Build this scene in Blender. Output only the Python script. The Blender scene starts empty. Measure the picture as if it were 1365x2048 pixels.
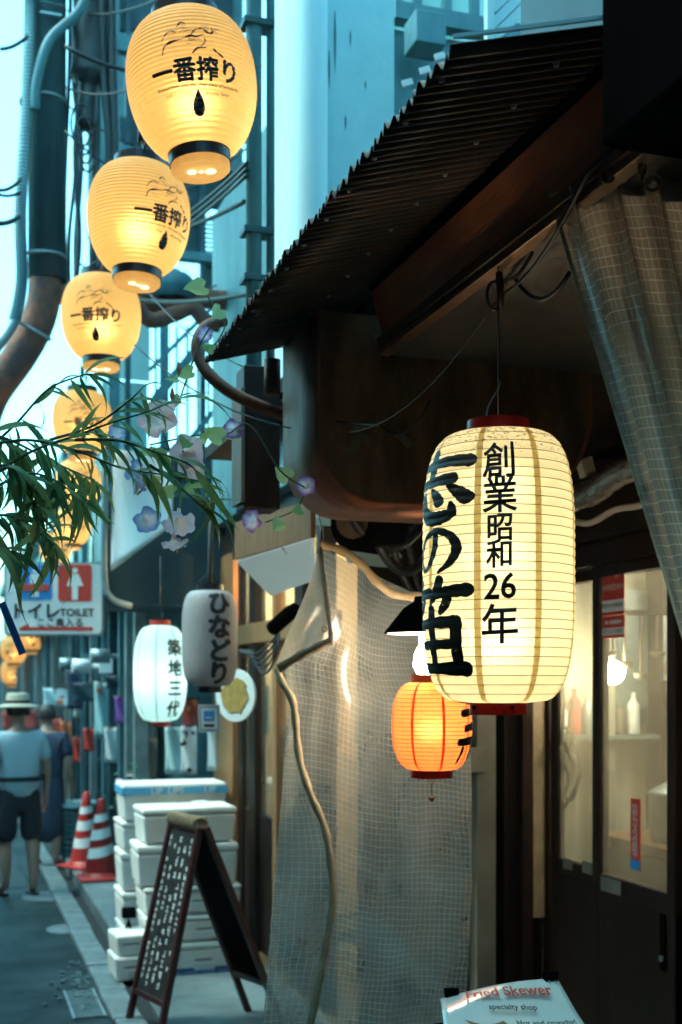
import bpy, bmesh, math, random
from mathutils import Vector, Matrix, noise
R = math.radians
random.seed(7)
scene = bpy.context.scene

# ------------------------------------------------------------------ camera
EYE, FPX, CX, HY = 1.75, 2400.0, 682.5, 1365.0      # eye height, focal length and horizon in photo pixels
PSI = math.atan(782.0 / FPX)                         # the camera is turned this far to the right of the alley (+Y)
FWD = Vector((math.sin(PSI), math.cos(PSI), 0)); RGT = Vector((math.cos(PSI), -math.sin(PSI), 0))
cam_d = bpy.data.cameras.new('camera'); cam = bpy.data.objects.new('camera', cam_d)
scene.collection.objects.link(cam); scene.camera = cam
cam.location = (0, 0, EYE); cam.rotation_euler = (R(90), 0, -PSI)
cam_d.sensor_fit = 'VERTICAL'; cam_d.sensor_height = 36.0; cam_d.sensor_width = 24.0
cam_d.lens = FPX / 2048 * 36; cam_d.shift_y = 341.0 / 2048
cam_d.clip_start = 0.05; cam_d.clip_end = 500
cam_d.dof.use_dof = True; cam_d.dof.focus_distance = 2.6; cam_d.dof.aperture_fstop = 4.0

# ------------------------------------------------------------------ sky and sun
SUN_EL, SUN_AZ = R(58), R(-80)                       # from the left, over the opposite roofs; hazy
w = bpy.data.worlds.new('World'); scene.world = w; w.use_nodes = True
nt = w.node_tree; nt.nodes.clear()
sky = nt.nodes.new('ShaderNodeTexSky'); sky.sky_type = 'NISHITA'; sky.sun_disc = False
sky.sun_elevation = SUN_EL; sky.sun_rotation = SUN_AZ
sky.air_density = 1.6; sky.dust_density = 2.5; sky.ozone_density = 2.5
tint = nt.nodes.new('ShaderNodeMix'); tint.data_type = 'RGBA'; tint.blend_type = 'MULTIPLY'; tint.inputs[0].default_value = 1
tint.inputs[7].default_value = (0.43, 1.02, 1.0, 1)
bg = nt.nodes.new('ShaderNodeBackground'); bg.inputs[1].default_value = 0.15
wo = nt.nodes.new('ShaderNodeOutputWorld')
nt.links.new(sky.outputs[0], tint.inputs[6]); nt.links.new(tint.outputs[2], bg.inputs[0]); nt.links.new(bg.outputs[0], wo.inputs[0])
sun_d = bpy.data.lights.new('sun', 'SUN'); sun_d.energy = 0.55; sun_d.angle = R(14); sun_d.color = (1.0, 0.97, 0.9)
sun = bpy.data.objects.new('sun', sun_d); scene.collection.objects.link(sun)
sd = Vector((math.sin(SUN_AZ) * math.cos(SUN_EL), math.cos(SUN_AZ) * math.cos(SUN_EL), math.sin(SUN_EL)))
sun.rotation_euler = sd.to_track_quat('Z', 'Y').to_euler()
vs = scene.view_settings
vs.view_transform = 'Standard'; vs.look = 'None'; vs.gamma = 1; vs.exposure = 2.25
scene.cycles.use_denoising = True
try: scene.cycles.denoiser = 'OPENIMAGEDENOISE'
except Exception: pass
scene.cycles.use_adaptive_sampling = True; scene.cycles.adaptive_threshold = 0.03; scene.cycles.adaptive_min_samples = 16
scene.cycles.max_bounces = 8; scene.cycles.transparent_max_bounces = 24; scene.cycles.transmission_bounces = 8
scene.cycles.diffuse_bounces = 4; scene.cycles.volume_bounces = 0; scene.cycles.sample_clamp_indirect = 6.0; scene.cycles.caustics_refractive = False

# ------------------------------------------------------------------ pixel -> point helpers (photo pixels, real depth)
def ray(px, py): return FWD + RGT * ((px - CX) / FPX) + Vector((0, 0, (HY - py) / FPX))
ORG = Vector((0, 0, EYE))
def PD(px, py, d): return ORG + ray(px, py) * d
def PX(px, py, X): r = ray(px, py); return ORG + r * (X / r.x)
def PY(px, py, Y): r = ray(px, py); return ORG + r * (Y / r.y)
def PZ(px, py, z): r = ray(px, py); return ORG + r * ((z - EYE) / r.z)

# ------------------------------------------------------------------ mesh helpers
def lerp(a, b, t): return a + (b - a) * t
class MB:
    def __init__(s): s.v = []; s.f = []; s.uv = None; s.smooth = []
    def add(s, vs, fs, smooth=False):
        n = len(s.v); s.v += [tuple(p) for p in vs]
        s.f += [tuple(i + n for i in f) for f in fs]; s.smooth += [smooth] * len(fs)
        return s
    def box(s, x0, x1, y0, y1, z0, z1):
        return s.add([(x0,y0,z0),(x1,y0,z0),(x1,y1,z0),(x0,y1,z0),(x0,y0,z1),(x1,y0,z1),(x1,y1,z1),(x0,y1,z1)],
              [(0,3,2,1),(4,5,6,7),(0,1,5,4),(1,2,6,5),(2,3,7,6),(3,0,4,7)])
    def obox(s, c, ax, ay, az):                      # centre and three half-axis vectors
        c, ax, ay, az = Vector(c), Vector(ax), Vector(ay), Vector(az)
        vs = [c + ax*i + ay*j + az*k for k in (-1,1) for (i,j) in ((-1,-1),(1,-1),(1,1),(-1,1))]
        return s.add(vs, [(0,3,2,1),(4,5,6,7),(0,1,5,4),(1,2,6,5),(2,3,7,6),(3,0,4,7)])
    def bar(s, a, b, w, h, up=(0,0,1)):
        a, b = Vector(a), Vector(b); d = b - a; t = d.normalized(); u = Vector(up)
        if abs(t.dot(u)) > 0.98: u = Vector((0,1,0))
        sd = t.cross(u).normalized(); u2 = sd.cross(t).normalized()
        return s.obox((a+b)/2, d/2, sd*(w/2), u2*(h/2))
    def tube(s, pts, r, n=8, caps=True):
        pts = [Vector(p) for p in pts]; rr = r if isinstance(r, (list, tuple)) else [r]*len(pts)
        vs = []; fs = []; prev = None
        for i, p in enumerate(pts):
            t = (pts[min(i+1, len(pts)-1)] - pts[max(i-1, 0)]).normalized()
            if prev is None:
                u = Vector((0,0,1)) if abs(t.z) < .9 else Vector((1,0,0)); u = (u - t*u.dot(t)).normalized()
            else: u = (prev - t*prev.dot(t)).normalized()
            prev = u; w_ = t.cross(u)
            for k in range(n):
                a = 2*math.pi*k/n; vs.append(p + (u*math.cos(a) + w_*math.sin(a))*rr[i])
        for i in range(len(pts)-1):
            for k in range(n):
                k2 = (k+1) % n; fs.append((i*n+k, i*n+k2, (i+1)*n+k2, (i+1)*n+k))
        s.add(vs, fs, True)
        if caps:
            L = (len(pts)-1)*n
            s.f.append(tuple(len(s.v)-len(vs)+k for k in reversed(range(n)))); s.smooth.append(False)
            s.f.append(tuple(len(s.v)-len(vs)+L+k for k in range(n))); s.smooth.append(False)
        return s
    def lathe(s, prof, n=32, c=(0,0,0), smooth=True):
        c = Vector(c); vs = []; fs = []
        for (r, z) in prof:
            for k in range(n):
                a = 2*math.pi*k/n; vs.append(c + Vector((r*math.cos(a), r*math.sin(a), z)))
        for i in range(len(prof)-1):
            for k in range(n):
                k2 = (k+1) % n; fs.append((i*n+k, i*n+k2, (i+1)*n+k2, (i+1)*n+k))
        return s.add(vs, fs, smooth)
    def prism(s, poly, ext):                         # planar 3-D polygon swept along a vector
        poly = [Vector(p) for p in poly]; e = Vector(ext); n = len(poly)
        fs = [tuple(range(n)), tuple(reversed(range(n, 2*n)))] + [(i, n+i, n+(i+1) % n, (i+1) % n) for i in range(n)]
        return s.add(poly + [p + e for p in poly], fs)
    def grid(s, fn, nu, nv, smooth=True):
        vs = [fn(i/nu, j/nv) for j in range(nv+1) for i in range(nu+1)]
        fs = [(j*(nu+1)+i, j*(nu+1)+i+1, (j+1)*(nu+1)+i+1, (j+1)*(nu+1)+i) for j in range(nv) for i in range(nu)]
        return s.add(vs, fs, smooth)
    def mesh(s, name):
        me = bpy.data.meshes.new(name); me.from_pydata(s.v, [], s.f); me.update()
        if any(s.smooth): me.polygons.foreach_set('use_smooth', s.smooth)
        return me
    def build(s, name, mat, parent=None, bevel=0, recalc=True):
        me = s.mesh(name)
        if recalc:
            bm = bmesh.new(); bm.from_mesh(me); bmesh.ops.recalc_face_normals(bm, faces=bm.faces); bm.to_mesh(me); bm.free()
        return link(name, me, mat, parent, bevel)
def link(name, me, mat, parent=None, bevel=0):
    o = bpy.data.objects.new(name, me); scene.collection.objects.link(o)
    if mat is not None:
        if len(me.materials): me.materials[0] = mat
        else: me.materials.append(mat)
    if parent is not None: attach(o, parent)
    if bevel:
        m = o.modifiers.new('bevel', 'BEVEL'); m.width = bevel; m.segments = 2; m.limit_method = 'ANGLE'; m.angle_limit = R(40)
    return o
def world_of(o):
    m = o.matrix_basis.copy()
    if o.parent: m = world_of(o.parent) @ o.matrix_parent_inverse @ m
    return m
def attach(o, parent):
    o.parent = parent; o.matrix_parent_inverse = world_of(parent).inverted()
def tag(o, label=None, cat=None, group=None, kind=None):
    if label: o['label'] = label
    if cat: o['category'] = cat
    if group: o['group'] = group
    if kind: o['kind'] = kind
    return o
def thing(name, label, cat, loc=(0,0,0), group=None, kind=None):
    o = bpy.data.objects.new(name, None); scene.collection.objects.link(o); o.location = loc; o.empty_display_size = .1
    return tag(o, label, cat, group, kind)
def copy_tree(o, parent=None):
    c = o.copy(); scene.collection.objects.link(c)
    if parent is not None: c.parent = parent
    for ch in [x for x in o.children]: copy_tree(ch, c)
    return c
def smooth_pts(pts, n=6):
    pts = [Vector(p) for p in pts]; out = []
    for i in range(len(pts)-1):
        p0, p1, p2, p3 = pts[max(i-1,0)], pts[i], pts[i+1], pts[min(i+2, len(pts)-1)]
        for k in range(n):
            t = k/n
            out.append(0.5*((2*p1) + (p2-p0)*t + (2*p0-5*p1+4*p2-p3)*t*t + (3*p1-p0-3*p2+p3)*t**3))
    out.append(pts[-1]); return out
def sag(a, b, s, n=12):
    a, b = Vector(a), Vector(b)
    return [a.lerp(b, i/n) - Vector((0,0,s*4*(i/n)*(1-i/n))) for i in range(n+1)]

# ------------------------------------------------------------------ lettering
_txt = {}
def glyphs(s, size=1.0, offset=0.0, align='CENTER', shear=0.0):
    """flat lettering as (x, y, layer) points and faces; weight is added by stacked, slightly shifted layers"""
    key = (s, size, offset, align, shear)
    if key in _txt: return _txt[key]
    c = bpy.data.curves.new('t', 'FONT'); c.body = s; c.size = size; c.resolution_u = 3
    c.align_x = align; c.align_y = 'CENTER'; c.shear = shear
    o = bpy.data.objects.new('t', c); scene.collection.objects.link(o)
    dg = bpy.context.evaluated_depsgraph_get(); ev = o.evaluated_get(dg); me = ev.to_mesh()
    vs = [(v.co.x, v.co.y) for v in me.vertices]; fs = [tuple(p.vertices) for p in me.polygons]
    ev.to_mesh_clear(); bpy.data.objects.remove(o); bpy.data.curves.remove(c)
    my = (min(v[1] for v in vs) + max(v[1] for v in vs)) / 2
    sh = [(0, 0)] + ([(offset*math.cos(k*math.pi/4), offset*math.sin(k*math.pi/4)) for k in range(8)] if offset > size*.008 else [])
    V = []; F = []
    for l_, (dx, dy) in enumerate(sh):
        n = len(V); V += [(x+dx, y-my+dy, l_) for x, y in vs]; F += [tuple(i+n for i in f) for f in fs]
    _txt[key] = (V, F); return V, F
def text_flat(parent, s, size, O, U, V, mat, offset=0.0, lift=0.003, align='CENTER', name='lettering', shear=0.0):
    vs, fs = glyphs(s, size, offset, align, shear); O, U, V = Vector(O), Vector(U).normalized(), Vector(V).normalized(); N = U.cross(V)
    m = MB(); m.add([O + U*x + V*y + N*(lift + l_*.0001) for x, y, l_ in vs], fs)
    return m.build(name, mat, parent, recalc=False)
def cut2d(vs, fs, dx, dy):
    bm = bmesh.new(); bv = [bm.verts.new((v[0], v[1], v[2] if len(v) > 2 else 0)) for v in vs]
    for f in fs:
        try: bm.faces.new([bv[i] for i in f])
        except ValueError: pass
    xs = [v[0] for v in vs]; ys = [v[1] for v in vs]
    for lo, hi, st, no in ((min(xs), max(xs), dx, (1,0,0)), (min(ys), max(ys), dy, (0,1,0))):
        k = math.ceil(lo/st)
        while k*st < hi:
            co = (k*st,0,0) if no[0] else (0,k*st,0)
            bmesh.ops.bisect_plane(bm, geom=bm.verts[:]+bm.edges[:]+bm.faces[:], plane_co=co, plane_no=no); k += 1
    bm.verts.index_update()
    out = ([(v.co.x, v.co.y, v.co.z) for v in bm.verts], [tuple(v.index for v in f.verts) for f in bm.faces]); bm.free(); return out
def brush(strokes, w_):                              # list of (points, relative widths) in a unit box -> 2-D strips
    vs = []; fs = []; lay = []
    for li, (pts, wd) in enumerate(strokes):
        P = smooth_pts([(x, y, 0) for x, y in pts], 5); n = len(P)
        W = [];
        for i in range(n):
            t = i/(n-1)*(len(wd)-1); a = int(t); b = min(a+1, len(wd)-1); W.append(lerp(wd[a], wd[b], t-a)*w_)
        # rounded ends
        t0 = (P[0]-P[1]).normalized(); t1 = (P[-1]-P[-2]).normalized()
        P = [P[0]+t0*W[0]*.45, P[0]+t0*W[0]*.3] + P + [P[-1]+t1*W[-1]*.3, P[-1]+t1*W[-1]*.45]
        W = [W[0]*.35, W[0]*.8] + W + [W[-1]*.8, W[-1]*.35]; n = len(P); base = len(vs)
        for i in range(n):
            t = (P[min(i+1,n-1)]-P[max(i-1,0)]).normalized(); nn = Vector((-t.y, t.x, 0))
            rough = 1 + .08*math.sin(i*2.3+li*1.7)
            for k in range(5):
                q = P[i] + nn*(W[i]*rough*(k/4-.5)); vs.append((q.x, q.y)); lay.append(li)
        for i in range(n-1):
            for k in range(4): fs.append((base+i*5+k, base+i*5+k+1, base+(i+1)*5+k+1, base+(i+1)*5+k))
    return vs, fs, lay

# ------------------------------------------------------------------ materials
MAT = {}
def mat(name, col, rough=.6, col2=None, scale=6.0, metal=0.0, bump=0.0, bscale=60.0, detail=6.0, spec=.5, stretch=(1,1,1), lo=.35, hi=.65, emis=None, estr=0.0, rough2=None):
    m = bpy.data.materials.new(name); m.use_nodes = True; n = m.node_tree.nodes; l = m.node_tree.links
    p = n['Principled BSDF']; p.inputs['Roughness'].default_value = rough; p.inputs['Metallic'].default_value = metal
    p.inputs['Specular IOR Level'].default_value = spec
    p.inputs['Base Color'].default_value = (*col, 1)
    if col2 is not None or bump or rough2 is not None:
        tc = n.new('ShaderNodeTexCoord'); mp = n.new('ShaderNodeMapping'); mp.inputs['Scale'].default_value = stretch
        l.new(tc.outputs['Object'], mp.inputs[0])
    if col2 is not None or rough2 is not None:
        nz = n.new('ShaderNodeTexNoise'); nz.inputs['Scale'].default_value = scale; nz.inputs['Detail'].default_value = detail; nz.inputs['Roughness'].default_value = .65
        l.new(mp.outputs[0], nz.inputs['Vector'])
        rp = n.new('ShaderNodeMapRange'); rp.inputs[1].default_value = lo; rp.inputs[2].default_value = hi
        l.new(nz.outputs[0], rp.inputs[0])
    if col2 is not None:
        mx = n.new('ShaderNodeMix'); mx.data_type = 'RGBA'; mx.inputs[6].default_value = (*col, 1); mx.inputs[7].default_value = (*col2, 1)
        l.new(rp.outputs[0], mx.inputs[0]); l.new(mx.outputs[2], p.inputs['Base Color'])
    if rough2 is not None:
        mr = n.new('ShaderNodeMapRange'); mr.inputs[3].default_value = rough; mr.inputs[4].default_value = rough2
        l.new(rp.outputs[0], mr.inputs[0]); l.new(mr.outputs[0], p.inputs['Roughness'])
    if bump:
        nb = n.new('ShaderNodeTexNoise'); nb.inputs['Scale'].default_value = bscale; nb.inputs['Detail'].default_value = 4
        l.new(mp.outputs[0], nb.inputs['Vector'])
        b = n.new('ShaderNodeBump'); b.inputs['Strength'].default_value = bump; b.inputs['Distance'].default_value = .01
        l.new(nb.outputs[0], b.inputs['Height']); l.new(b.outputs[0], p.inputs['Normal'])
    if emis is not None:
        p.inputs['Emission Color'].default_value = (*emis, 1); p.inputs['Emission Strength'].default_value = estr
    MAT[name] = m; return m
def paper(name, trans, diff, k=.62, grime=None, core=.0):
    m = bpy.data.materials.new(name); m.use_nodes = True; n = m.node_tree.nodes; l = m.node_tree.links; n.clear()
    out = n.new('ShaderNodeOutputMaterial'); mx = n.new('ShaderNodeMixShader'); mx.inputs[0].default_value = k
    t = n.new('ShaderNodeBsdfTranslucent'); t.inputs[0].default_value = (*trans, 1)
    d = n.new('ShaderNodeBsdfPrincipled'); d.inputs['Base Color'].default_value = (*diff, 1); d.inputs['Roughness'].default_value = .55
    tc = n.new('ShaderNodeTexCoord'); nz = n.new('ShaderNodeTexNoise'); nz.inputs['Scale'].default_value = 45; nz.inputs['Detail'].default_value = 8; nz.inputs['Roughness'].default_value = .7
    l.new(tc.outputs['Object'], nz.inputs['Vector'])
    rp = n.new('ShaderNodeMapRange'); rp.inputs[1].default_value = .3; rp.inputs[2].default_value = .7; rp.inputs[3].default_value = .88; rp.inputs[4].default_value = 1.0
    l.new(nz.outputs[0], rp.inputs[0])
    fac = rp.outputs[0]
    if grime is not None:                            # speckled dirt that settles on the shoulders (object z above a level)
        sx = n.new('ShaderNodeSeparateXYZ'); l.new(tc.outputs['Object'], sx.inputs[0])
        zr = n.new('ShaderNodeMapRange'); zr.inputs[1].default_value = grime[0]; zr.inputs[2].default_value = grime[1]; zr.inputs[3].default_value = .80; zr.inputs[4].default_value = .53
        l.new(sx.outputs[2], zr.inputs[0])
        n2 = n.new('ShaderNodeTexNoise'); n2.inputs['Scale'].default_value = 120; n2.inputs['Detail'].default_value = 5
        mp = n.new('ShaderNodeMapping'); mp.inputs['Scale'].default_value = (1,1,2.2); l.new(tc.outputs['Object'], mp.inputs[0]); l.new(mp.outputs[0], n2.inputs['Vector'])
        lt = n.new('ShaderNodeMath'); lt.operation = 'SUBTRACT'; l.new(zr.outputs[0], lt.inputs[0]); l.new(n2.outputs[0], lt.inputs[1])
        sm = n.new('ShaderNodeMapRange'); sm.inputs[1].default_value = -.04; sm.inputs[2].default_value = .04; sm.inputs[3].default_value = .25; sm.inputs[4].default_value = 1.0
        l.new(lt.outputs[0], sm.inputs[0])
        ml = n.new('ShaderNodeMath'); ml.operation = 'MULTIPLY'; l.new(fac, ml.inputs[0]); l.new(sm.outputs[0], ml.inputs[1]); fac = ml.outputs[0]
    c1 = n.new('ShaderNodeMix'); c1.data_type = 'RGBA'; c1.blend_type = 'MULTIPLY'; c1.inputs[0].default_value = 1; c1.inputs[6].default_value = (*trans, 1)
    l.new(fac, c1.inputs[7]); l.new(c1.outputs[2], t.inputs[0])
    c2 = n.new('ShaderNodeMix'); c2.data_type = 'RGBA'; c2.blend_type = 'MULTIPLY'; c2.inputs[0].default_value = 1; c2.inputs[6].default_value = (*diff, 1)
    l.new(fac, c2.inputs[7]); l.new(c2.outputs[2], d.inputs['Base Color'])
    rf = n.new('ShaderNodeBsdfRefraction'); rf.inputs['Roughness'].default_value = .62; rf.inputs['IOR'].default_value = 1.45; l.new(c1.outputs[2], rf.inputs[0])
    fw = n.new('ShaderNodeMixShader'); fw.inputs[0].default_value = core; l.new(t.outputs[0], fw.inputs[1]); l.new(rf.outputs[0], fw.inputs[2])
    l.new(d.outputs[0], mx.inputs[1]); l.new(fw.outputs[0], mx.inputs[2]); l.new(mx.outputs[0], out.inputs[0])
    MAT[name] = m; return m
def ink(name, col, hole=.42):
    m = bpy.data.materials.new(name); m.use_nodes = True; n = m.node_tree.nodes; l = m.node_tree.links
    p = n['Principled BSDF']; p.inputs['Base Color'].default_value = (*col, 1); p.inputs['Roughness'].default_value = .5
    tc = n.new('ShaderNodeTexCoord'); nz = n.new('ShaderNodeTexNoise'); nz.inputs['Scale'].default_value = 90; nz.inputs['Detail'].default_value = 6; nz.inputs['Roughness'].default_value = .7
    l.new(tc.outputs['Object'], nz.inputs['Vector'])
    rp = n.new('ShaderNodeMapRange'); rp.inputs[1].default_value = hole-.08; rp.inputs[2].default_value = hole+.02; l.new(nz.outputs[0], rp.inputs[0])
    tr = n.new('ShaderNodeBsdfTransparent'); mx = n.new('ShaderNodeMixShader')
    l.new(rp.outputs[0], mx.inputs[0]); l.new(tr.outputs[0], mx.inputs[1]); l.new(p.outputs[0], mx.inputs[2]); l.new(mx.outputs[0], n['Material Output'].inputs[0])
    MAT[name] = m; return m
def sheet_fresnel(n, l):
    """Fresnel that is the same from both sides of a thin sheet"""
    fr = n.new('ShaderNodeFresnel'); ge = n.new('ShaderNodeNewGeometry'); mr = n.new('ShaderNodeMapRange'); mr.inputs[3].default_value = 1.5; mr.inputs[4].default_value = 1/1.5
    l.new(ge.outputs['Backfacing'], mr.inputs[0]); l.new(mr.outputs[0], fr.inputs[0]); return fr
def vinyl(name, tintc, body, thread, cell=.021, wid=.1, fac=.4, gloss=.25, thr=.2, gr=.3, gk=.35):
    """clear PVC sheet with a net of white threads (UV in metres)"""
    m = bpy.data.materials.new(name); m.use_nodes = True; n = m.node_tree.nodes; l = m.node_tree.links; n.clear()
    out = n.new('ShaderNodeOutputMaterial'); uv = n.new('ShaderNodeUVMap'); sx = n.new('ShaderNodeSeparateXYZ'); l.new(uv.outputs[0], sx.inputs[0])
    tcw = n.new('ShaderNodeTexCoord'); nw = n.new('ShaderNodeTexNoise'); nw.inputs['Scale'].default_value = 6; nw.inputs['Detail'].default_value = 2; l.new(tcw.outputs['Object'], nw.inputs['Vector'])
    sw_ = n.new('ShaderNodeVectorMath'); sw_.operation = 'SCALE'; sw_.inputs[3].default_value = .035; l.new(nw.outputs[1], sw_.inputs[0])
    aw_ = n.new('ShaderNodeVectorMath'); aw_.operation = 'ADD'; l.new(uv.outputs[0], aw_.inputs[0]); l.new(sw_.outputs[0], aw_.inputs[1]); l.new(aw_.outputs[0], sx.inputs[0])
    lines = []
    for k in (0, 1):
        a = n.new('ShaderNodeMath'); a.operation = 'DIVIDE'; a.inputs[1].default_value = cell; l.new(sx.outputs[k], a.inputs[0])
        b = n.new('ShaderNodeMath'); b.operation = 'FRACT'; l.new(a.outputs[0], b.inputs[0])
        c = n.new('ShaderNodeMath'); c.operation = 'LESS_THAN'; c.inputs[1].default_value = wid; l.new(b.outputs[0], c.inputs[0]); lines.append(c)
    mxl = n.new('ShaderNodeMath'); mxl.operation = 'MAXIMUM'; l.new(lines[0].outputs[0], mxl.inputs[0]); l.new(lines[1].outputs[0], mxl.inputs[1])
    tc = n.new('ShaderNodeTexCoord'); nz = n.new('ShaderNodeTexNoise'); nz.inputs['Scale'].default_value = 5; nz.inputs['Detail'].default_value = 6
    l.new(tc.outputs['Object'], nz.inputs['Vector'])
    rp = n.new('ShaderNodeMapRange'); rp.inputs[1].default_value = .3; rp.inputs[2].default_value = .7; rp.inputs[3].default_value = fac*.75; rp.inputs[4].default_value = fac*1.25; l.new(nz.outputs[0], rp.inputs[0])
    n3 = n.new('ShaderNodeTexNoise'); n3.inputs['Scale'].default_value = 7; n3.inputs['Detail'].default_value = 3; l.new(tc.outputs['Object'], n3.inputs['Vector'])
    tv = n.new('ShaderNodeMapRange'); tv.inputs[1].default_value = .35; tv.inputs[2].default_value = .65; tv.inputs[3].default_value = thr*.15; tv.inputs[4].default_value = thr*1.7; l.new(n3.outputs[0], tv.inputs[0])
    th = n.new('ShaderNodeMath'); th.operation = 'MULTIPLY'; l.new(mxl.outputs[0], th.inputs[0]); l.new(tv.outputs[0], th.inputs[1])
    ad = n.new('ShaderNodeMath'); ad.operation = 'ADD'; ad.use_clamp = True; l.new(rp.outputs[0], ad.inputs[0]); l.new(th.outputs[0], ad.inputs[1])
    cm = n.new('ShaderNodeMix'); cm.data_type = 'RGBA'; cm.inputs[6].default_value = (*body, 1); cm.inputs[7].default_value = (*thread, 1); l.new(mxl.outputs[0], cm.inputs[0])
    df = n.new('ShaderNodeBsdfDiffuse'); tl = n.new('ShaderNodeBsdfTranslucent'); l.new(cm.outputs[2], df.inputs[0]); l.new(cm.outputs[2], tl.inputs[0])
    dm = n.new('ShaderNodeMixShader'); dm.inputs[0].default_value = .5; l.new(df.outputs[0], dm.inputs[1]); l.new(tl.outputs[0], dm.inputs[2])
    tr = n.new('ShaderNodeBsdfTransparent'); tr.inputs[0].default_value = (*tintc, 1)
    m1 = n.new('ShaderNodeMixShader'); l.new(ad.outputs[0], m1.inputs[0]); l.new(tr.outputs[0], m1.inputs[1]); l.new(dm.outputs[0], m1.inputs[2])
    gl = n.new('ShaderNodeBsdfGlossy'); gl.inputs['Roughness'].default_value = gr
    fr = sheet_fresnel(n, l)
    fm = n.new('ShaderNodeMath'); fm.operation = 'MULTIPLY_ADD'; fm.inputs[1].default_value = gk; fm.inputs[2].default_value = gloss*.2; l.new(fr.outputs[0], fm.inputs[0])
    m2 = n.new('ShaderNodeMixShader'); l.new(fm.outputs[0], m2.inputs[0]); l.new(m1.outputs[0], m2.inputs[1]); l.new(gl.outputs[0], m2.inputs[2])
    l.new(m2.outputs[0], out.inputs[0]); MAT[name] = m; return m
def glass(name, fac=.25, haze=(.8,.8,.75), tintc=(.9,.95,.93), rough=.05):
    m = bpy.data.materials.new(name); m.use_nodes = True; n = m.node_tree.nodes; l = m.node_tree.links; n.clear()
    out = n.new('ShaderNodeOutputMaterial'); tr = n.new('ShaderNodeBsdfTransparent'); tr.inputs[0].default_value = (*tintc, 1)
    df = n.new('ShaderNodeBsdfDiffuse'); df.inputs[0].default_value = (*haze, 1); tl = n.new('ShaderNodeBsdfTranslucent'); tl.inputs[0].default_value = (*haze, 1)
    dm = n.new('ShaderNodeMixShader'); dm.inputs[0].default_value = .7; l.new(df.outputs[0], dm.inputs[1]); l.new(tl.outputs[0], dm.inputs[2])
    tc = n.new('ShaderNodeTexCoord'); nz = n.new('ShaderNodeTexNoise'); nz.inputs['Scale'].default_value = 3; nz.inputs['Detail'].default_value = 6; l.new(tc.outputs['Object'], nz.inputs['Vector'])
    rp = n.new('ShaderNodeMapRange'); rp.inputs[1].default_value = .3; rp.inputs[2].default_value = .7; rp.inputs[3].default_value = fac*.7; rp.inputs[4].default_value = fac*1.3; l.new(nz.outputs[0], rp.inputs[0])
    m1 = n.new('ShaderNodeMixShader'); l.new(rp.outputs[0], m1.inputs[0]); l.new(tr.outputs[0], m1.inputs[1]); l.new(dm.outputs[0], m1.inputs[2])
    gl = n.new('ShaderNodeBsdfGlossy'); gl.inputs['Roughness'].default_value = rough; fr = sheet_fresnel(n, l)
    m2 = n.new('ShaderNodeMixShader'); l.new(fr.outputs[0], m2.inputs[0]); l.new(m1.outputs[0], m2.inputs[1]); l.new(gl.outputs[0], m2.inputs[2])
    l.new(m2.outputs[0], out.inputs[0]); MAT[name] = m; return m
def leafmat(name, col, col2, tl=.4):
    m = bpy.data.materials.new(name); m.use_nodes = True; n = m.node_tree.nodes; l = m.node_tree.links
    p = n['Principled BSDF']; p.inputs['Roughness'].default_value = .6
    oi = n.new('ShaderNodeObjectInfo'); mx = n.new('ShaderNodeMix'); mx.data_type = 'RGBA'; mx.inputs[6].default_value = (*col, 1); mx.inputs[7].default_value = (*col2, 1)
    l.new(oi.outputs['Random'], mx.inputs[0]); l.new(mx.outputs[2], p.inputs['Base Color'])
    t = n.new('ShaderNodeBsdfTranslucent'); l.new(mx.outputs[2], t.inputs[0]); ms = n.new('ShaderNodeMixShader'); ms.inputs[0].default_value = tl
    l.new(p.outputs[0], ms.inputs[1]); l.new(t.outputs[0], ms.inputs[2]); l.new(ms.outputs[0], n['Material Output'].inputs[0]); MAT[name] = m; return m
def petal(name, inner, outer, r0, r1):
    m = bpy.data.materials.new(name); m.use_nodes = True; n = m.node_tree.nodes; l = m.node_tree.links
    p = n['Principled BSDF']; p.inputs['Roughness'].default_value = .6
    tc = n.new('ShaderNodeTexCoord'); sx = n.new('ShaderNodeSeparateXYZ'); l.new(tc.outputs['Object'], sx.inputs[0])
    cb = n.new('ShaderNodeCombineXYZ'); l.new(sx.outputs[0], cb.inputs[0]); l.new(sx.outputs[1], cb.inputs[1])
    ln = n.new('ShaderNodeVectorMath'); ln.operation = 'LENGTH'; l.new(cb.outputs[0], ln.inputs[0])
    rp = n.new('ShaderNodeMapRange'); rp.inputs[1].default_value = r0; rp.inputs[2].default_value = r1; l.new(ln.outputs['Value'], rp.inputs[0])
    mx = n.new('ShaderNodeMix'); mx.data_type = 'RGBA'; mx.inputs[6].default_value = (*inner, 1); mx.inputs[7].default_value = (*outer, 1); l.new(rp.outputs[0], mx.inputs[0])
    l.new(mx.outputs[2], p.inputs['Base Color'])
    t = n.new('ShaderNodeBsdfTranslucent'); l.new(mx.outputs[2], t.inputs[0]); ms = n.new('ShaderNodeMixShader'); ms.inputs[0].default_value = .45
    l.new(p.outputs[0], ms.inputs[1]); l.new(t.outputs[0], ms.inputs[2]); l.new(ms.outputs[0], n['Material Output'].inputs[0]); MAT[name] = m; return m
def emit(name, col, s):
    m = bpy.data.materials.new(name); m.use_nodes = True; n = m.node_tree.nodes; l = m.node_tree.links; n.clear()
    out = n.new('ShaderNodeOutputMaterial'); e = n.new('ShaderNodeEmission'); e.inputs[0].default_value = (*col, 1); e.inputs[1].default_value = s
    l.new(e.outputs[0], out.inputs[0]); MAT[name] = m; return m

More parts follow.
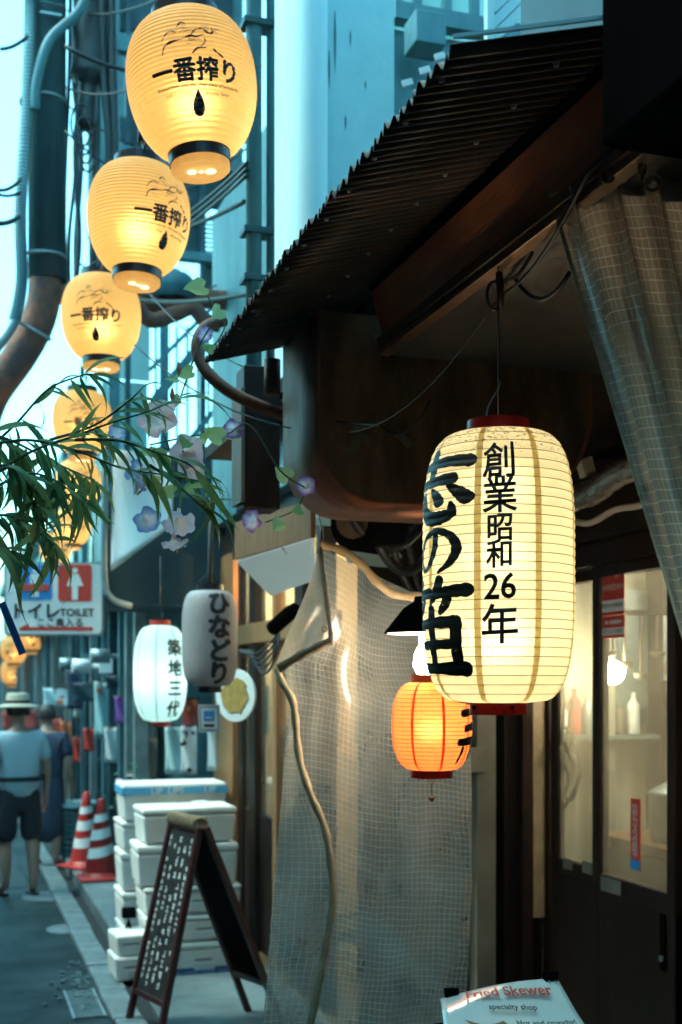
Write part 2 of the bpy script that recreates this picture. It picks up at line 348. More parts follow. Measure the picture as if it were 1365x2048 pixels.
asphalt = mat('asphalt', (.008,.017,.020), .75, (.026,.043,.047), 1.6, bump=.35, bscale=120, rough2=.55, spec=.2)
concrete = mat('concrete', (.13,.18,.19), .8, (.055,.085,.095), 2.2, bump=.25, bscale=70)
kerbm = mat('kerb_concrete', (.17,.22,.225), .8, (.08,.105,.115), 5, bump=.3, bscale=50)
gutterm = mat('gutter_shade_black', (.012,.014,.016), .9)  # flat black stands in for the shadow in the gutter gap
tealwall = mat('teal_mortar', (.42,.68,.69), .75, (.34,.58,.60), 2.5, bump=.12, bscale=40)
tealpale = mat('pale_teal_paint', (.58,.80,.80), .6, (.46,.68,.70), 2, stretch=(3,3,.4))
tealmid = mat('weathered_teal_metal', (.035,.115,.14), .55, (.07,.19,.22), 4, stretch=(2,2,.5))
tealdark = mat('dark_teal_steel', (.006,.032,.044), .5, (.016,.062,.08), 4, stretch=(2,2,.5))
steel = mat('galvanised', (.32,.4,.41), .4, (.2,.27,.28), 8, metal=.4)
rust = mat('rust', (.27,.085,.045), .85, (.10,.05,.045), 9, bump=.5, bscale=35, lo=.4, hi=.6)
rustpipe = mat('brown_conduit', (.20,.10,.06), .65, (.09,.05,.035), 12, bump=.3, bscale=60)
cable = mat('black_rubber', (.012,.014,.017), .5)
corr = mat('corrugated_sheet_paint', (.022,.017,.015), .5, (.075,.038,.022), 7, stretch=(1,3,1))
fasciam = mat('russet_board', (.72,.22,.085), .45, (.52,.15,.06), 7, stretch=(3,.6,3), bump=.15, bscale=50)
brass = mat('bronze_trim', (.32,.18,.09), .35, (.18,.1,.06), 14, metal=.6)
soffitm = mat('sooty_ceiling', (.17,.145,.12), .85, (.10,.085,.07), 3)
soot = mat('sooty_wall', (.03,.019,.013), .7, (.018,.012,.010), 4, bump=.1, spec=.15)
hoodm = mat('copper_hood', (.52,.17,.07), .6, (.24,.09,.045), 7, metal=.1, stretch=(2,2,.6), bump=.1)
hoodface = mat('greasy_brown_panel', (.24,.14,.075), .5, (.09,.055,.035), 5, stretch=(2.5,2.5,.8), bump=.15, bscale=25)
hoodteal = mat('dark_blue_hood', (.010,.036,.05), .5, (.02,.06,.075), 3)
blackm = mat('black_paint', (.003,.003,.003), .8, (.005,.004,.004), 6, spec=0)
darkwood = mat('dark_brown_wood', (.032,.016,.011), .5, (.016,.009,.007), 7, stretch=(6,6,.6), bump=.12, spec=.25)
wood = mat('amber_wood', (.33,.16,.06), .5, (.22,.10,.04), 7, stretch=(6,6,.5), bump=.12)
woodgrey = mat('weathered_wood', (.20,.17,.14), .75, (.13,.11,.09), 7, stretch=(6,6,.6), bump=.15)
creamwall = mat('cream_wall', (.60,.56,.44), .75, (.42,.39,.3), 3)
notem = mat('aged_notice', (.30,.24,.14), .75, (.22,.17,.1), 12)
palepost = mat('pale_grey_post', (.40,.37,.30), .6, (.30,.28,.23), 5)
whitem = mat('white_plastic', (.80,.82,.81), .45, (.70,.73,.73), 6)
styro = mat('white_foam', (.84,.82,.77), .7, (.68,.66,.6), 5, bump=.25, bscale=220)
redm = mat('red_lacquer', (.38,.012,.014), .3, (.26,.01,.012), 18)
redplastic = mat('red_plastic', (.62,.04,.03), .45, (.48,.03,.025), 8)
redprint = mat('red_print', (.62,.05,.03), .5)
redplain = mat('red_cloth', (.55,.07,.05), .7)
orangecol = mat('orange_rim', (.72,.16,.04), .5)
blueprint = mat('blue_print', (.03,.25,.62), .5)
bluetape = mat('light_blue_tape', (.09,.42,.68), .4)
blackprint = mat('black_print', (.012,.012,.014), .6)
greyprint = mat('grey_print', (.16,.14,.10), .6)
brownprint = mat('ochre_print', (.48,.30,.08), .6, (.3,.18,.05), 25)
inkm = ink('brush_ink', (.008,.008,.006), .33)
inkthin = ink('thin_ink', (.012,.010,.006), .30)
collarblack = mat('black_collar', (.014,.016,.022), .35)
paperbeer = paper('amber_paper', (.95,.60,.24), (.80,.48,.17), .66, core=.2)
papercream = paper('cream_paper', (.95,.86,.57), (.80,.74,.52), .66, grime=(.16,.31), core=.15)
paperorange = paper('orange_paper', (.95,.34,.10), (.85,.32,.11), .62, core=.14)
papercyan = paper('white_lantern_paper', (.72,.93,.90), (.75,.85,.83), .62)
papergrey = paper('grey_lantern_paper', (.4,.36,.36), (.55,.50,.50), .35)
seamm = mat('tan_seam', (.38,.27,.09), .7)
seamorange = paper('seam_orange', (.80,.10,.015), (.6,.1,.03), .62)
seampaper = paper('seam_paper', (.88,.72,.36), (.6,.5,.3), .66)
vinylm = vinyl('clear_net_vinyl', (.9,.91,.88), (.40,.41,.38), (.70,.69,.60), wid=.08, fac=.5, thr=.16, gr=.2, gk=.75)
vinylroll = vinyl('clear_net_vinyl_gathered', (.88,.85,.80), (.95,.88,.76), (.98,.95,.88), cell=.022, wid=.11, fac=.55, gloss=.2, thr=.5, gr=.25, gk=.35)
vinylflap = vinyl('folded_vinyl', (.6,.6,.55), (.50,.47,.38), (.54,.50,.41), fac=.72, thr=.08)
hemm = mat('tan_hem', (.50,.42,.28), .6, (.36,.29,.18), 22, bump=.2, bscale=120)
hemdark = mat('stained_hem', (.13,.10,.06), .65, (.24,.19,.12), 18)
clothwhite = mat('white_canvas', (.72,.74,.73), .8, (.6,.63,.63), 3)
glassm = glass('door_glass', .2, (.82,.74,.55))
glassfar = glass('window_glass', .12, (.5,.6,.6))
skin = mat('skin', (.42,.24,.17), .55)
shirtm = mat('pale_blue_shirt', (.42,.58,.64), .85, (.36,.52,.58), 8)
shortsm = mat('dark_shorts', (.018,.022,.03), .85)
navym = mat('navy_cloth', (.03,.05,.09), .85)
strawm = mat('straw', (.50,.46,.36), .8, (.38,.34,.26), 30, bump=.3, bscale=150)
boardm = mat('chalkboard', (.012,.014,.014), .5, (.03,.032,.03), 9)
boardframe = mat('wine_frame', (.05,.010,.011), .45, (.03,.007,.007), 12)
chalk = mat('chalk', (.62,.66,.64), .95)
ropem = mat('rope', (.32,.24,.14), .9, (.2,.14,.08), 60, bump=.4, bscale=200)
bluecrate = mat('blue_crate', (.03,.09,.2), .5)
leafg = leafmat('bamboo_leaf', (.04,.16,.06), (.30,.38,.12), .45)
leafp = leafmat('vine_leaf', (.24,.45,.14), (.45,.58,.28), .5)
stemm = mat('plant_stem', (.06,.08,.03), .7)
pet_pink = petal('pink_petal', (.86,.72,.66), (.80,.60,.68), .006, .03)
pet_blue = petal('blue_petal', (.80,.82,.88), (.30,.38,.74), .014, .03)
pet_violet = petal('violet_petal', (.76,.72,.84), (.36,.16,.55), .016, .03)
foil = mat('foil_duct', (.62,.55,.48), .28, (.42,.36,.3), 40, metal=.9, bump=.6, bscale=90)

# =================================================================== SETTING: ground, kerb, pavement
g = MB(); g.grid(lambda u, v: (-45 + 90*u, -20 + 140*v, 0), 2, 2, False)
tag(g.build('ground', asphalt), kind='structure')
kr = thing('kerb', 'row of pale concrete kerb stones along the alley', 'kerb', (.87, 0, 0), kind='structure')
me_k = MB().box(-.075, .075, 0, .585, 0, .035).mesh('kerb_stone')
for i in range(44):
    o = link('kerb_stone', me_k, kerbm, None, .008); o.parent = kr
    o.location = (random.uniform(-.006, .006), 3.2 + i*.6, random.uniform(-.006, .004)); o.rotation_euler.z = random.uniform(-.008, .008)
tag(MB().box(.955, 1.02, 3, 60, -.05, .008).build('gutter', gutterm), kind='structure')
tag(MB().box(1.02, 6, 7.55, 60, -.05, .11).build('pavement', concrete, bevel=.012), kind='structure')
tag(MB().box(1.02, 6, -2, 7.55, -.05, .03).build('shop_forecourt', concrete), kind='structure')
# round manhole covers set in the asphalt
for (px, py, rr) in ((100, 1793, .22), (140, 1858, .16)):
    p = PZ(px, py, 0); m = MB(); m.lathe([(0.001,.006),(rr*.8,.006),(rr*.82,.003),(rr*.86,.003),(rr*.88,.008),(rr,.008),(rr*1.02,0)], 28, (p.x, p.y, 0))
    tag(m.build('manhole_cover', kerbm), 'round pale manhole cover %s in the alley asphalt' % ('beside the man in the hat' if rr > .2 else 'nearest the chalkboard sign'), 'manhole', 'manhole covers in the alley')
# spilt gravel by the kerb
m = MB()
for i in range(120):
    p = PZ(random.gauss(165, 26), random.gauss(1962, 22), 0); s = random.uniform(.004, .014)
    m.obox((p.x, p.y, s*.6), (s, random.uniform(-.3,.3)*s, 0), (0, s*random.uniform(.7,1.2), 0), (0, 0, s*.6))
tag(m.build('gravel', concrete), 'pale loose gravel and litter in the gutter', 'gravel', kind='stuff')

# the row of buildings on the other side of the alley, behind and beside the photographer
def plain_building(name, label, x0, x1, y0, y1, h, wm, wins=(), roofm=None):
    t = thing(name, label, 'building', ((x0+x1)/2, y0, 0))
    MB().box(x0, x1, y0, y1, 0, h).build('wall', wm, t)
    MB().box(x0-.12, x1+.12, y0-.1, y1+.1, h, h+.16).build('roof', roofm or tealdark, t)
    for (a, b, c, d) in wins:                        # on the alley face x = x1
        f2 = MB().box(x1, x1+.05, a, b, c, d).build('window', tealmid, t)
        MB().box(x1+.05, x1+.056, a+.05, b-.05, c+.05, d-.05).build('pane', glassfar, f2)
    return t
plain_building('timber_house', 'dark timber house across the alley beside the viewer', -6, -1.25, -7, 5.2, 5.7, soot,
               [(-3+1.6*i, -2+1.6*i, 3.1, 4.1) for i in range(4)])
plain_building('low_house', 'low dark house across the alley further along', -6, -1.5, 5.4, 40, 3.4, tealdark, [(6+2.5*i, 7.5+2.5*i, 1.2, 2.3) for i in range(8)])
th_ = [o for o in scene.objects if o.name == 'timber_house'][0]
MB().box(-1.24, -.16, -6.9, 5.1, 2.72, 2.80).build('canopy', soot, th_)  # out of view; added to keep skylight off the shop side
MB().box(-1.24, 5.4, -3.9, -.9, 3.0, 3.1).build('canopy', soot, th_)  # second unseen cover, added to darken the near alley
t = thing('end_house', 'tall dark house closing the alley behind the viewer', 'building', (0, -7, 0))
MB().box(-6, 5, -9, -4, 0, 6.2).build('wall', soot, t); MB().box(-6.1, 5.1, -9.1, -3.9, 6.2, 6.36).build('roof', tealdark, t)

# =================================================================== near shop: fascia, soffit, walls, doors
shop = thing('grill_shop', 'dark grill shop with russet fascia board and brown sliding doors behind the big cream lantern', 'shop', (1.8, 3.0, 0))
FX = 1.066
m = MB(); m.prism([(FX,1.2,2.79),(FX+.03,1.2,2.79),(FX+.065,1.2,2.675),(FX+.035,1.2,2.675)], (0,1.82,0)); m.build('fascia_board', fasciam, shop, .003)
m = MB(); m.box(FX+.02, FX+.06, 1.2, 3.025, 2.645, 2.672); m.build('fascia_trim', brass, shop, .003)
m = MB(); m.box(FX+.024, FX+.056, 1.2, 3.022, 2.625, 2.642); m.build('fascia_trim', brass, shop, .002)
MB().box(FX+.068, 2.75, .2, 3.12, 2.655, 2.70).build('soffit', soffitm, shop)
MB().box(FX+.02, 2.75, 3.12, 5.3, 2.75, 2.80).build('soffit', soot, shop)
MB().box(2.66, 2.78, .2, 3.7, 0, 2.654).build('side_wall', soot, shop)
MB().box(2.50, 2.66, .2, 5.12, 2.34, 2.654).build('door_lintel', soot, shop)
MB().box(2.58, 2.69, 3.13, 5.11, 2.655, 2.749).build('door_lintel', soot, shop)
MB().box(FX+.02, 2.66, .1, .19, 0, 2.654).build('end_wall', soot, shop)  # unseen, added to shut skylight out of the shop
MB().box(2.9, 5.5, -3.8, 2.45, 0, 5.2).build('added_rear_block', soot, shop)  # unseen mass added to stop skylight leaking in behind the shop
# upper storey wall, and black shutter box at the near end of the awning
MB().box(1.36, 1.5, .4, 2.72, 2.86, 5.2).build('upper_wall', hoodteal, shop)
MB().box(1.5, 2.9, .4, 2.9, 2.82, 5.2).build('upper_wall', hoodteal, shop)
m = MB(); m.box(.985, 1.5, .9, 1.69, 2.60, 3.6); m.build('shutter_box', blackm, shop, .01)
# partition between the two shops (facing the viewer)
PYW = 5.12
MB().box(1.78, 2.66, PYW, PYW+.1, 0, 2.75).build('partition_wall', soot, shop)
def ywall(pxa, pxb, pya, pyb, Y, th, name, mt, par, bev=.004):
    a = PY(pxa, pya, Y); b = PY(pxb, pyb, Y)
    return MB().box(min(a.x,b.x), max(a.x,b.x), Y-th, Y-.003, min(a.z,b.z), max(a.z,b.z)).build(name, mt, par, bev)
ywall(938, 976, 1180, 2060, PYW, .09, 'post', palepost, shop)
ywall(979, 1000, 1180, 2060, PYW, .05, 'post', blackm, shop)
ywall(1001, 1031, 1180, 2060, PYW, .03, 'wall_panel', darkwood, shop)
ywall(1032, 1054, 1180, 2060, PYW, .07, 'post', darkwood, shop)
ywall(1057, 1084, 1390, 1832, PYW, .04, 'notice_strip', notem, shop)
ywall(1085.5, 1112, 1150, 2060, PYW, .06, 'post', darkwood, shop)
ywall(905, 970, 1495, 1545, PYW-.095, .02, 'switch_box', palepost, shop)
# sliding doors on the plane x = DX
DX = 2.585
def xb(pxa, pxb, z0, z1, th, name, mt, par, dx=0, bev=.003):
    ya = PX(pxa, HY, DX).y; yb = PX(pxb, HY, DX).y
    return MB().box(DX+dx, DX+dx+th, min(ya,yb), max(ya,yb), z0, z1).build(name, mt, par, bev)
ZB, ZT = .95, 2.30
MB().box(DX-.03, DX+.06, 3.3, 5.10, 2.24, 2.335).build('door_head', darkwood, shop, .004)
MB().box(DX-.03, DX+.06, 3.3, 5.10, 0.0, .07).build('door_sill', darkwood, shop, .004)

def sliding_door(pa, pb, dx):
    ya, yb = sorted((PX(pa, HY, DX).y, PX(pb, HY, DX).y)); sw = .055
    d = MB().box(DX+dx, DX+dx+.035, ya, yb, .08, ZB-.07).build('door', darkwood, shop, .003)       # lower board
    MB().box(DX+dx-.004, DX+dx+.039, ya, ya+sw, .075, 2.238).build('stile', darkwood, d, .004)
    MB().box(DX+dx-.004, DX+dx+.039, yb-sw, yb, .075, 2.238).build('stile', darkwood, d, .004)
    MB().box(DX+dx-.002, DX+dx+.037, ya+sw, yb-sw, ZB-.07, ZB).build('rail', darkwood, d, .004)
    MB().box(DX+dx-.002, DX+dx+.037, ya+sw, yb-sw, 2.19, 2.238).build('rail', darkwood, d, .004)
    MB().box(DX+dx+.014, DX+dx+.020, ya+sw-.004, yb-sw+.004, ZB-.004, 2.194).build('pane', glassm, d)
    return d
sliding_door(1086, 1184, .045)
dr = sliding_door(1186, 1352, 0)
sliding_door(1352, 1500, .045)
# recessed door pull with keyhole at the right margin
p = PX(1330, 1885, DX-.006)
m = MB(); m.box(p.x-.012, p.x, p.y-.012, p.y+.02, p.z-.11, p.z+.11); hp = m.build('door_pull', blackm, dr, .006)
m = MB(); m.tube([(p.x-.020,p.y,p.z-.06),(p.x-.012,p.y,p.z-.06)], .012, 12); m.build('keyhole', steel, hp)
# peeling tape scraps on the rail
for (a, b, c, e) in ((1112,1130,1716,1742),(1150,1172,1722,1752),(1205,1245,1752,1792)):
    A = PX(a, c, DX+.0); B = PX(b, e, DX+.0)
    dx_ = .040 if a < 1190 else -.003
    MB().box(DX+dx_-.004, DX+dx_-.001, B.y, A.y, B.z, A.z).build('tape_scrap', woodgrey, shop)

# room behind the sliding doors
room = thing('dining_room', 'bright cream dining room seen through the sliding doors', 'room', (3.4, 4.2, 0), kind='structure')
MB().box(2.70, 4.6, 5.13, 5.23, 0, 2.74).build('room_wall', creamwall, room)
MB().box(4.6, 4.7, 2.6, 5.3, 0, 2.74).build('room_wall', creamwall, room)
MB().box(2.79, 4.7, 2.5, 2.6, 0, 2.74).build('room_wall', creamwall, room)
MB().box(2.70, 4.7, 2.5, 5.3, 2.745, 2.80).build('room_ceiling', creamwall, room)
MB().box(2.78, 4.6, 2.6, 5.13, .031, .05).build('room_floor', darkwood, room)
def lamp_point(name, loc, power, col, rad, parent=None):
    ld = bpy.data.lights.new(name, 'POINT'); ld.energy = power; ld.color = col; ld.shadow_soft_size = rad
    o = bpy.data.objects.new(name, ld); scene.collection.objects.link(o); o.location = loc
    if parent is not None: attach(o, parent)
    return o
warmglow = emit('lamp_warm', (1.0,.86,.58), 22)
p = PD(1226, 1345, 5.5)
bl = thing('globe_lamp', 'round glowing globe lamp seen through the sliding door', 'lamp', p)
m = MB(); m.lathe([(.055*math.sin(a), -.055*math.cos(a)) for a in [i*math.pi/12 for i in range(13)]], 20, p); m.build('globe', warmglow, bl)
m = MB(); m.tube([(p.x,p.y,p.z+.05),(p.x,p.y,2.74)], .006, 6); m.build('cord', cable, bl)
t = thing('tube_light', 'fluorescent tube light on the dining room ceiling', 'lamp', (3.7, 4.0, 2.74))
MB().box(3.62, 3.78, 3.2, 4.8, 2.70, 2.744).build('housing', whitem, t); m = MB(); m.tube([(3.7,3.25,2.675),(3.7,4.75,2.675)], .016, 10); m.build('tube', emit('tube_glow', (1,.93,.78), 14), t)
lamp_point('tube_glow', (3.6, 4.3, 2.5), 5.5, (1.0,.92,.74), .12, t)
# fittings on the back wall of the room
MB().box(2.95, 3.02, 5.04, 5.128, .05, 2.74).build('wall_post', palepost, room); MB().box(3.24, 3.40, 4.98, 5.128, .05, 2.74).build('wall_post', darkwood, room)
MB().box(2.70, 3.24, 5.0, 5.127, 1.48, 1.50).build('wall_shelf', steel, room); MB().box(3.03, 3.235, 5.10, 5.127, 1.55, 2.2).build('steel_panel', steel, room)
for k, (x, hh, mt_) in enumerate(((2.74,.16,whitem),(2.81,.22,redplain),(2.88,.18,steel),(3.06,.14,woodgrey),(3.13,.2,whitem))):
    m = MB(); m.lathe([(.001,1.501),(.028,1.501),(.03,1.51),(.03,1.5+hh*.7),(.012,1.5+hh*.85),(.012,1.5+hh),(.001,1.5+hh)], 14, (x, 5.06, .002))
    tag(m.build('jar', mt_), ['white','red','steel','brown','tall white'][k] + ' bottle on the shelf behind the sliding door glass', 'bottle', 'bottles on the dining room shelf')
rk = thing('utensil_rack', 'dark rack of ladles and a folded white cloth behind the wide door pane', 'rack', (3.0, 4.85, 1.9))
MB().box(2.80, 3.3, 4.84, 4.86, 2.06, 2.085).build('rail', blackm, rk)
for k in range(5):
    x = 2.86+.085*k; L_ = .16+.05*(k % 3); m = MB(); m.tube([(x,4.835,2.06),(x,4.835,2.06-L_)], .007, 6); m.lathe([(.001,-.03),(.03,-.02),(.038,.0),(.03,.004)], 12, (x,4.83,2.05-L_)); m.build('ladle', greyprint, rk)
m = MB(); m.grid(lambda u, v: (3.14+.12*u, 4.82+.02*math.sin(u*9), 2.06-.3*v), 8, 4); m.build('cloth', clothwhite, rk, recalc=False)
# things in the room: steel pot and cartons on a counter by the door
ct = thing('counter', 'dark counter inside the dining room behind the door', 'counter', (3.0, 4.2, 0))
MB().box(2.86, 3.4, 3.3, 4.98, 1.00, 1.05).build('counter_top', wood, ct, .005)
MB().box(2.9, 3.36, 3.34, 4.96, .05, 1.00).build('counter_body', darkwood, ct)
p = PX(1245, 1620, 3.05); m = MB(); m.lathe([(0.001,.80),(.15,.80),(.16,.83),(.16,1.0),(.17,1.005),(.155,1.02),(.08,1.06),(.02,1.075),(.001,1.08)], 28, (3.08, 4.55, .253))
tag(m.build('cooking_pot', steel), 'lidded steel pot on the counter behind the door glass', 'pot')
# hanging loops of wire behind the left pane
for k, (x0, y0, x1, y1) in enumerate(((1122,1395,1150,1480),(1146,1400,1128,1500))):
    pts = [PX(px, py, 2.68) for px, py in ((x0,y0),(x0-6,y0+40),(x1,y1),(x1+8,y1+60),(x1-6,y1+120),(x0-2,y1+90),(x0+14,y1+40),(x1-4,y1-10))]
    m = MB(); m.tube(smooth_pts(pts, 5), .0075, 6)
    tag(m.build('wire_loop', cable), ('dark wire hanging in a loop behind the narrow door pane, upper bend to the left' if k == 0 else 'dark wire hanging in a loop behind the narrow door pane, upper bend to the right'), 'wire', 'wires behind the door glass')

# stickers on the door glass
def sticker(pxa, pya, pxb, pyb, name, label, base, dx=-.0):
    A = PX(pxa, pya, DX+.010); B = PX(pxb, pyb, DX+.010)
    t = thing(name, label, 'sticker', (A.x, (A.y+B.y)/2, B.z))
    MB().box(DX+.0095, DX+.0115, B.y, A.y, B.z, A.z).build('sheet', base, t)
    return t, A, B
U_ = Vector((0,-1,0)); V_ = Vector((0,0,1)); N_ = U_.cross(V_)
def on_door(A, B, fx, fy): return Vector((DX+.009, lerp(A.y, B.y, fx), lerp(A.z, B.z, fy)))
t, A, B = sticker(1206, 1132, 1249, 1228, 'security_sticker', 'red and white security camera sticker high on the door glass', redprint)
W = A.y-B.y; H = A.z-B.z
MB().box(DX+.007, DX+.0092, B.y, A.y, lerp(A.z,B.z,.70), lerp(A.z,B.z,.93)).build('white_band', whitem, t)
text_flat(t, '24時間監視中', W*.165, on_door(A,B,.5,.45), U_, V_, whitem, 0, .002)
text_flat(t, '防犯カメラ作動中', W*.125, on_door(A,B,.5,.81), U_, V_, blackprint, 0, .004)
m = MB(); c = on_door(A,B,.72,.18); m.obox(c-Vector((.002,0,0)), (.001,0,0), (0,.011,.006), (0,-.004,.007)); m.obox(c-Vector((.002,-.012,.012)), (.001,0,0), (0,.004,.008), (0,.003,0)); m.build('camera_symbol', whitem, t)
t, A, B = sticker(1206, 1233, 1249, 1274, 'security_sticker', 'small red and white camera sticker just below the larger one', redprint)
W = A.y-B.y
MB().box(DX+.007, DX+.0092, B.y, A.y, lerp(A.z,B.z,.55), lerp(A.z,B.z,.88)).build('white_band', whitem, t)
text_flat(t, '24時間監視中', W*.10, on_door(A,B,.62,.30), U_, V_, whitem, .001, .002)
text_flat(t, '防犯カメラ作動中', W*.125, on_door(A,B,.5,.71), U_, V_, blackprint, 0, .004)
m = MB(); c = on_door(A,B,.2,.3); m.obox(c-Vector((.002,0,0)), (.001,0,0), (0,.006,.004), (0,-.003,.005)); m.build('camera_symbol', whitem, t)
t, A, B = sticker(1262, 1596, 1281, 1742, 'tall_sticker', 'tall narrow red sticker low on the door glass', redprint)
W = A.y-B.y
for k, ch in enumerate('防犯カメラ作動中'): text_flat(t, ch, W*.62, on_door(A,B,.5,.14+.09*k), U_, V_, whitem, 0, .002)
MB().box(DX+.0075, DX+.0092, B.y, A.y, B.z, lerp(A.z,B.z,.86)).build('blue_band', blueprint, t)

# silver flexible duct and a second pipe over the doors
pts = [PD(1140, 1000, 4.4), PD(1185, 985, 4.2), PD(1225, 955, 4.0), PD(1265, 935, 3.8), PD(1330, 930, 3.6)]
P_ = smooth_pts(pts, 10); rr = [.042 + .005*math.sin(i*2.6) for i in range(len(P_))]
m = MB(); m.tube(P_, rr, 14); tag(m.build('foil_duct', foil), 'crumpled silver foil duct above the sliding doors', 'duct')
m = MB(); m.tube(smooth_pts([PD(1140,1040,4.4),PD(1180,1046,4.3),PD(1230,1020,4.1),PD(1275,1012,4.0),PD(1330,1000,3.9)],6), .012, 8)
tag(m.build('water_pipe', palepost), 'thin pale pipe below the silver duct', 'pipe')
p = PD(1172, 935, 4.25); m = MB(); m.obox(p, (.022,0,.008), (0,.02,0), (-.01,0,.03)); tag(m.build('junction_box', palepost), 'small pale junction box beside the silver duct', 'box')

# =================================================================== corrugated awning
aw = thing('corrugated_awning', 'dark corrugated awning with jagged edge over the grill shop', 'awning', (.74, 2.6, 2.73))
XO, ZO, X1, Z1, Y0, Y1 = .735, 2.73, 1.16, 2.85, 1.705, 3.58
per = .032; ny = int((Y1-Y0)/per*8)
def aw_pt(u, v, off=0):
    y = lerp(Y0, Y1, v); wv = .0085*math.sin(2*math.pi*y/per); ed = .004*math.sin(y*37)+.003*math.sin(y*91)
    x = lerp(XO + ed*.8, X1, u); return (x, y, lerp(ZO, Z1, u) + wv + off + .006*math.sin(y*3.1))
m = MB(); m.grid(lambda u, v: aw_pt(u, v), 4, ny); o = m.build('corrugated_sheet', corr, aw, recalc=False)
sm = o.modifiers.new('solid', 'SOLIDIFY'); sm.thickness = .0016; sm.offset = 1
# seams where sheets overlap, purlins under the sheet, and the pale cut edge at the near end
for yy in (2.27, 2.95):
    m = MB(); m.grid(lambda u, v: aw_pt(lerp(-.004,1,u), (yy-Y0+.07*v)/(Y1-Y0), -.003), 3, 18); m.build('overlap_sheet', corr, aw, recalc=False)
for f in (.93,):
    x = lerp(XO, X1, f); z = lerp(ZO, Z1, f) - .03
    MB().box(x-.018, x+.018, Y0+.03, Y1-.02, z-.018, z+.016).build('purlin', darkwood, aw)
MB().bar((XO, Y0-.006, ZO+.012), (X1-.13, Y0-.006, lerp(ZO,Z1,.7)+.012), .006, .006).build('edge_strip', tealpale, aw)
for yy in [Y0+.1+.16*k for k in range(12)]:
    for f in (.06, .55):
        q = Vector(aw_pt(f, (yy-Y0)/(Y1-Y0))); m = MB(); m.lathe([(.0005,-.012),(.005,-.011),(.006,-.006)], 8, q); m.build('screw_head', steel, aw)
MB().box(FX-.002, FX+.03, Y0, 3.02, 2.794, 2.82).build('wall_plate', blackm, aw)

# =================================================================== copper hood with the rounded bottom, at the end of the fascia
def hood(name, label, Yf, depth, outline, facem, bandm, lip=.012):
    t = thing(name, label, 'hood', (outline[0][0], Yf, min(p[1] for p in outline)))
    n = len(outline)
    m = MB(); m.add([(x, Yf+.012, z) for x, z in outline], [tuple(range(n))]); m.build('end_panel', facem, t)
    for a, b, nm in ((0, n-1, 'band'),):
        m = MB()
        vs = []; fs = []
        for i, (x, z) in enumerate(outline): vs += [(x, Yf, z), (x, Yf+depth, z)]
        for i in range(n-1): fs.append((2*i, 2*i+1, 2*i+3, 2*i+2))
        m.add(vs, fs, True); o = m.build(nm, bandm, t, recalc=False)
        s = o.modifiers.new('solid', 'SOLIDIFY'); s.thickness = .006; s.offset = 0
    return t
def rounded(x0, x1, z0, z1, ra, rb, k=10):
    out = [(x0, z1)]
    for i in range(k+1):
        a = math.pi + i/k*math.pi/2; out.append((x0+ra + ra*math.cos(a), z0+ra + ra*math.sin(a)))
    for i in range(k+1):
        a = math.pi*1.5 + i/k*math.pi/2; out.append((x1-rb + rb*math.cos(a), z0+rb + rb*math.sin(a)))
    out.append((x1, z1)); return out
hd = hood('exhaust_hood', 'brown exhaust hood with copper side and rounded bottom under the awning', 3.10, .36, rounded(.948, 1.78, 2.245, 2.76, .17, .30), hoodface, hoodm)
m = MB(); m.box(.955, 1.76, 3.15, 3.44, 2.55, 2.745); m.build('filter_box', soot, hd)
for k in range(14):
    q = Vector((1.0+.055*k, 3.108, 2.70-.0*k)); m = MB(); m.obox(q, (.005,0,0), (0,.003,0), (0,0,.005)); m.build('rivet', brass, hd, .002)
# marks of brown tape on the hood's end panel
for (a, b, c, d2) in ((712,868,742,885),(795,866,822,892),(700,905,715,880)):
    A = PY(a, b, 3.108); B = PY(c, d2, 3.108)
    MB().bar(A, B, .004, .022, up=(0,-.05,1)).build('tape_strip', woodgrey, hd)
# dark machinery and hoses below the hood
mc = thing('duct_fan', 'black fan housing and hoses in the dark below the exhaust hood', 'fan', (1.3, 3.5, 2.2))
c = PD(715, 1045, 4.1); m = MB(); m.tube([c+Vector((-.02,-.02,0)), c+Vector((.14,.10,0))], .10, 18); m.build('housing', blackm, mc, .006)
m = MB(); m.tube([c+Vector((-.03,-.03,.0)), c+Vector((-.022,-.022,0))], .06, 16); m.build('cap', brass, mc)
for k in range(4):
    a = PD(690+40*k, 1010+12*k, 4.0+.08*k); b = PD(850+25*k, 1040+30*k, 4.3)
    m = MB(); m.tube(sag(a, b, .12+.05*k, 14), .02-.003*k, 8); m.build('hose', cable, mc)
MB().box(1.45, 2.3, 4.3, 4.5, 2.35, 2.74).build('back_box', soot, mc)
# pale triangular patch: open lid of a vent behind the machinery
p = [PD(x, y, 4.75) for x, y in ((735,1042),(805,1112),(790,1135),(700,1125),(690,1095))]
m = MB(); m.prism(p, (0,.03,0)); tag(m.build('vent_lid', tealpale), 'pale grey open vent lid in the dark above the clear curtain', 'lid')

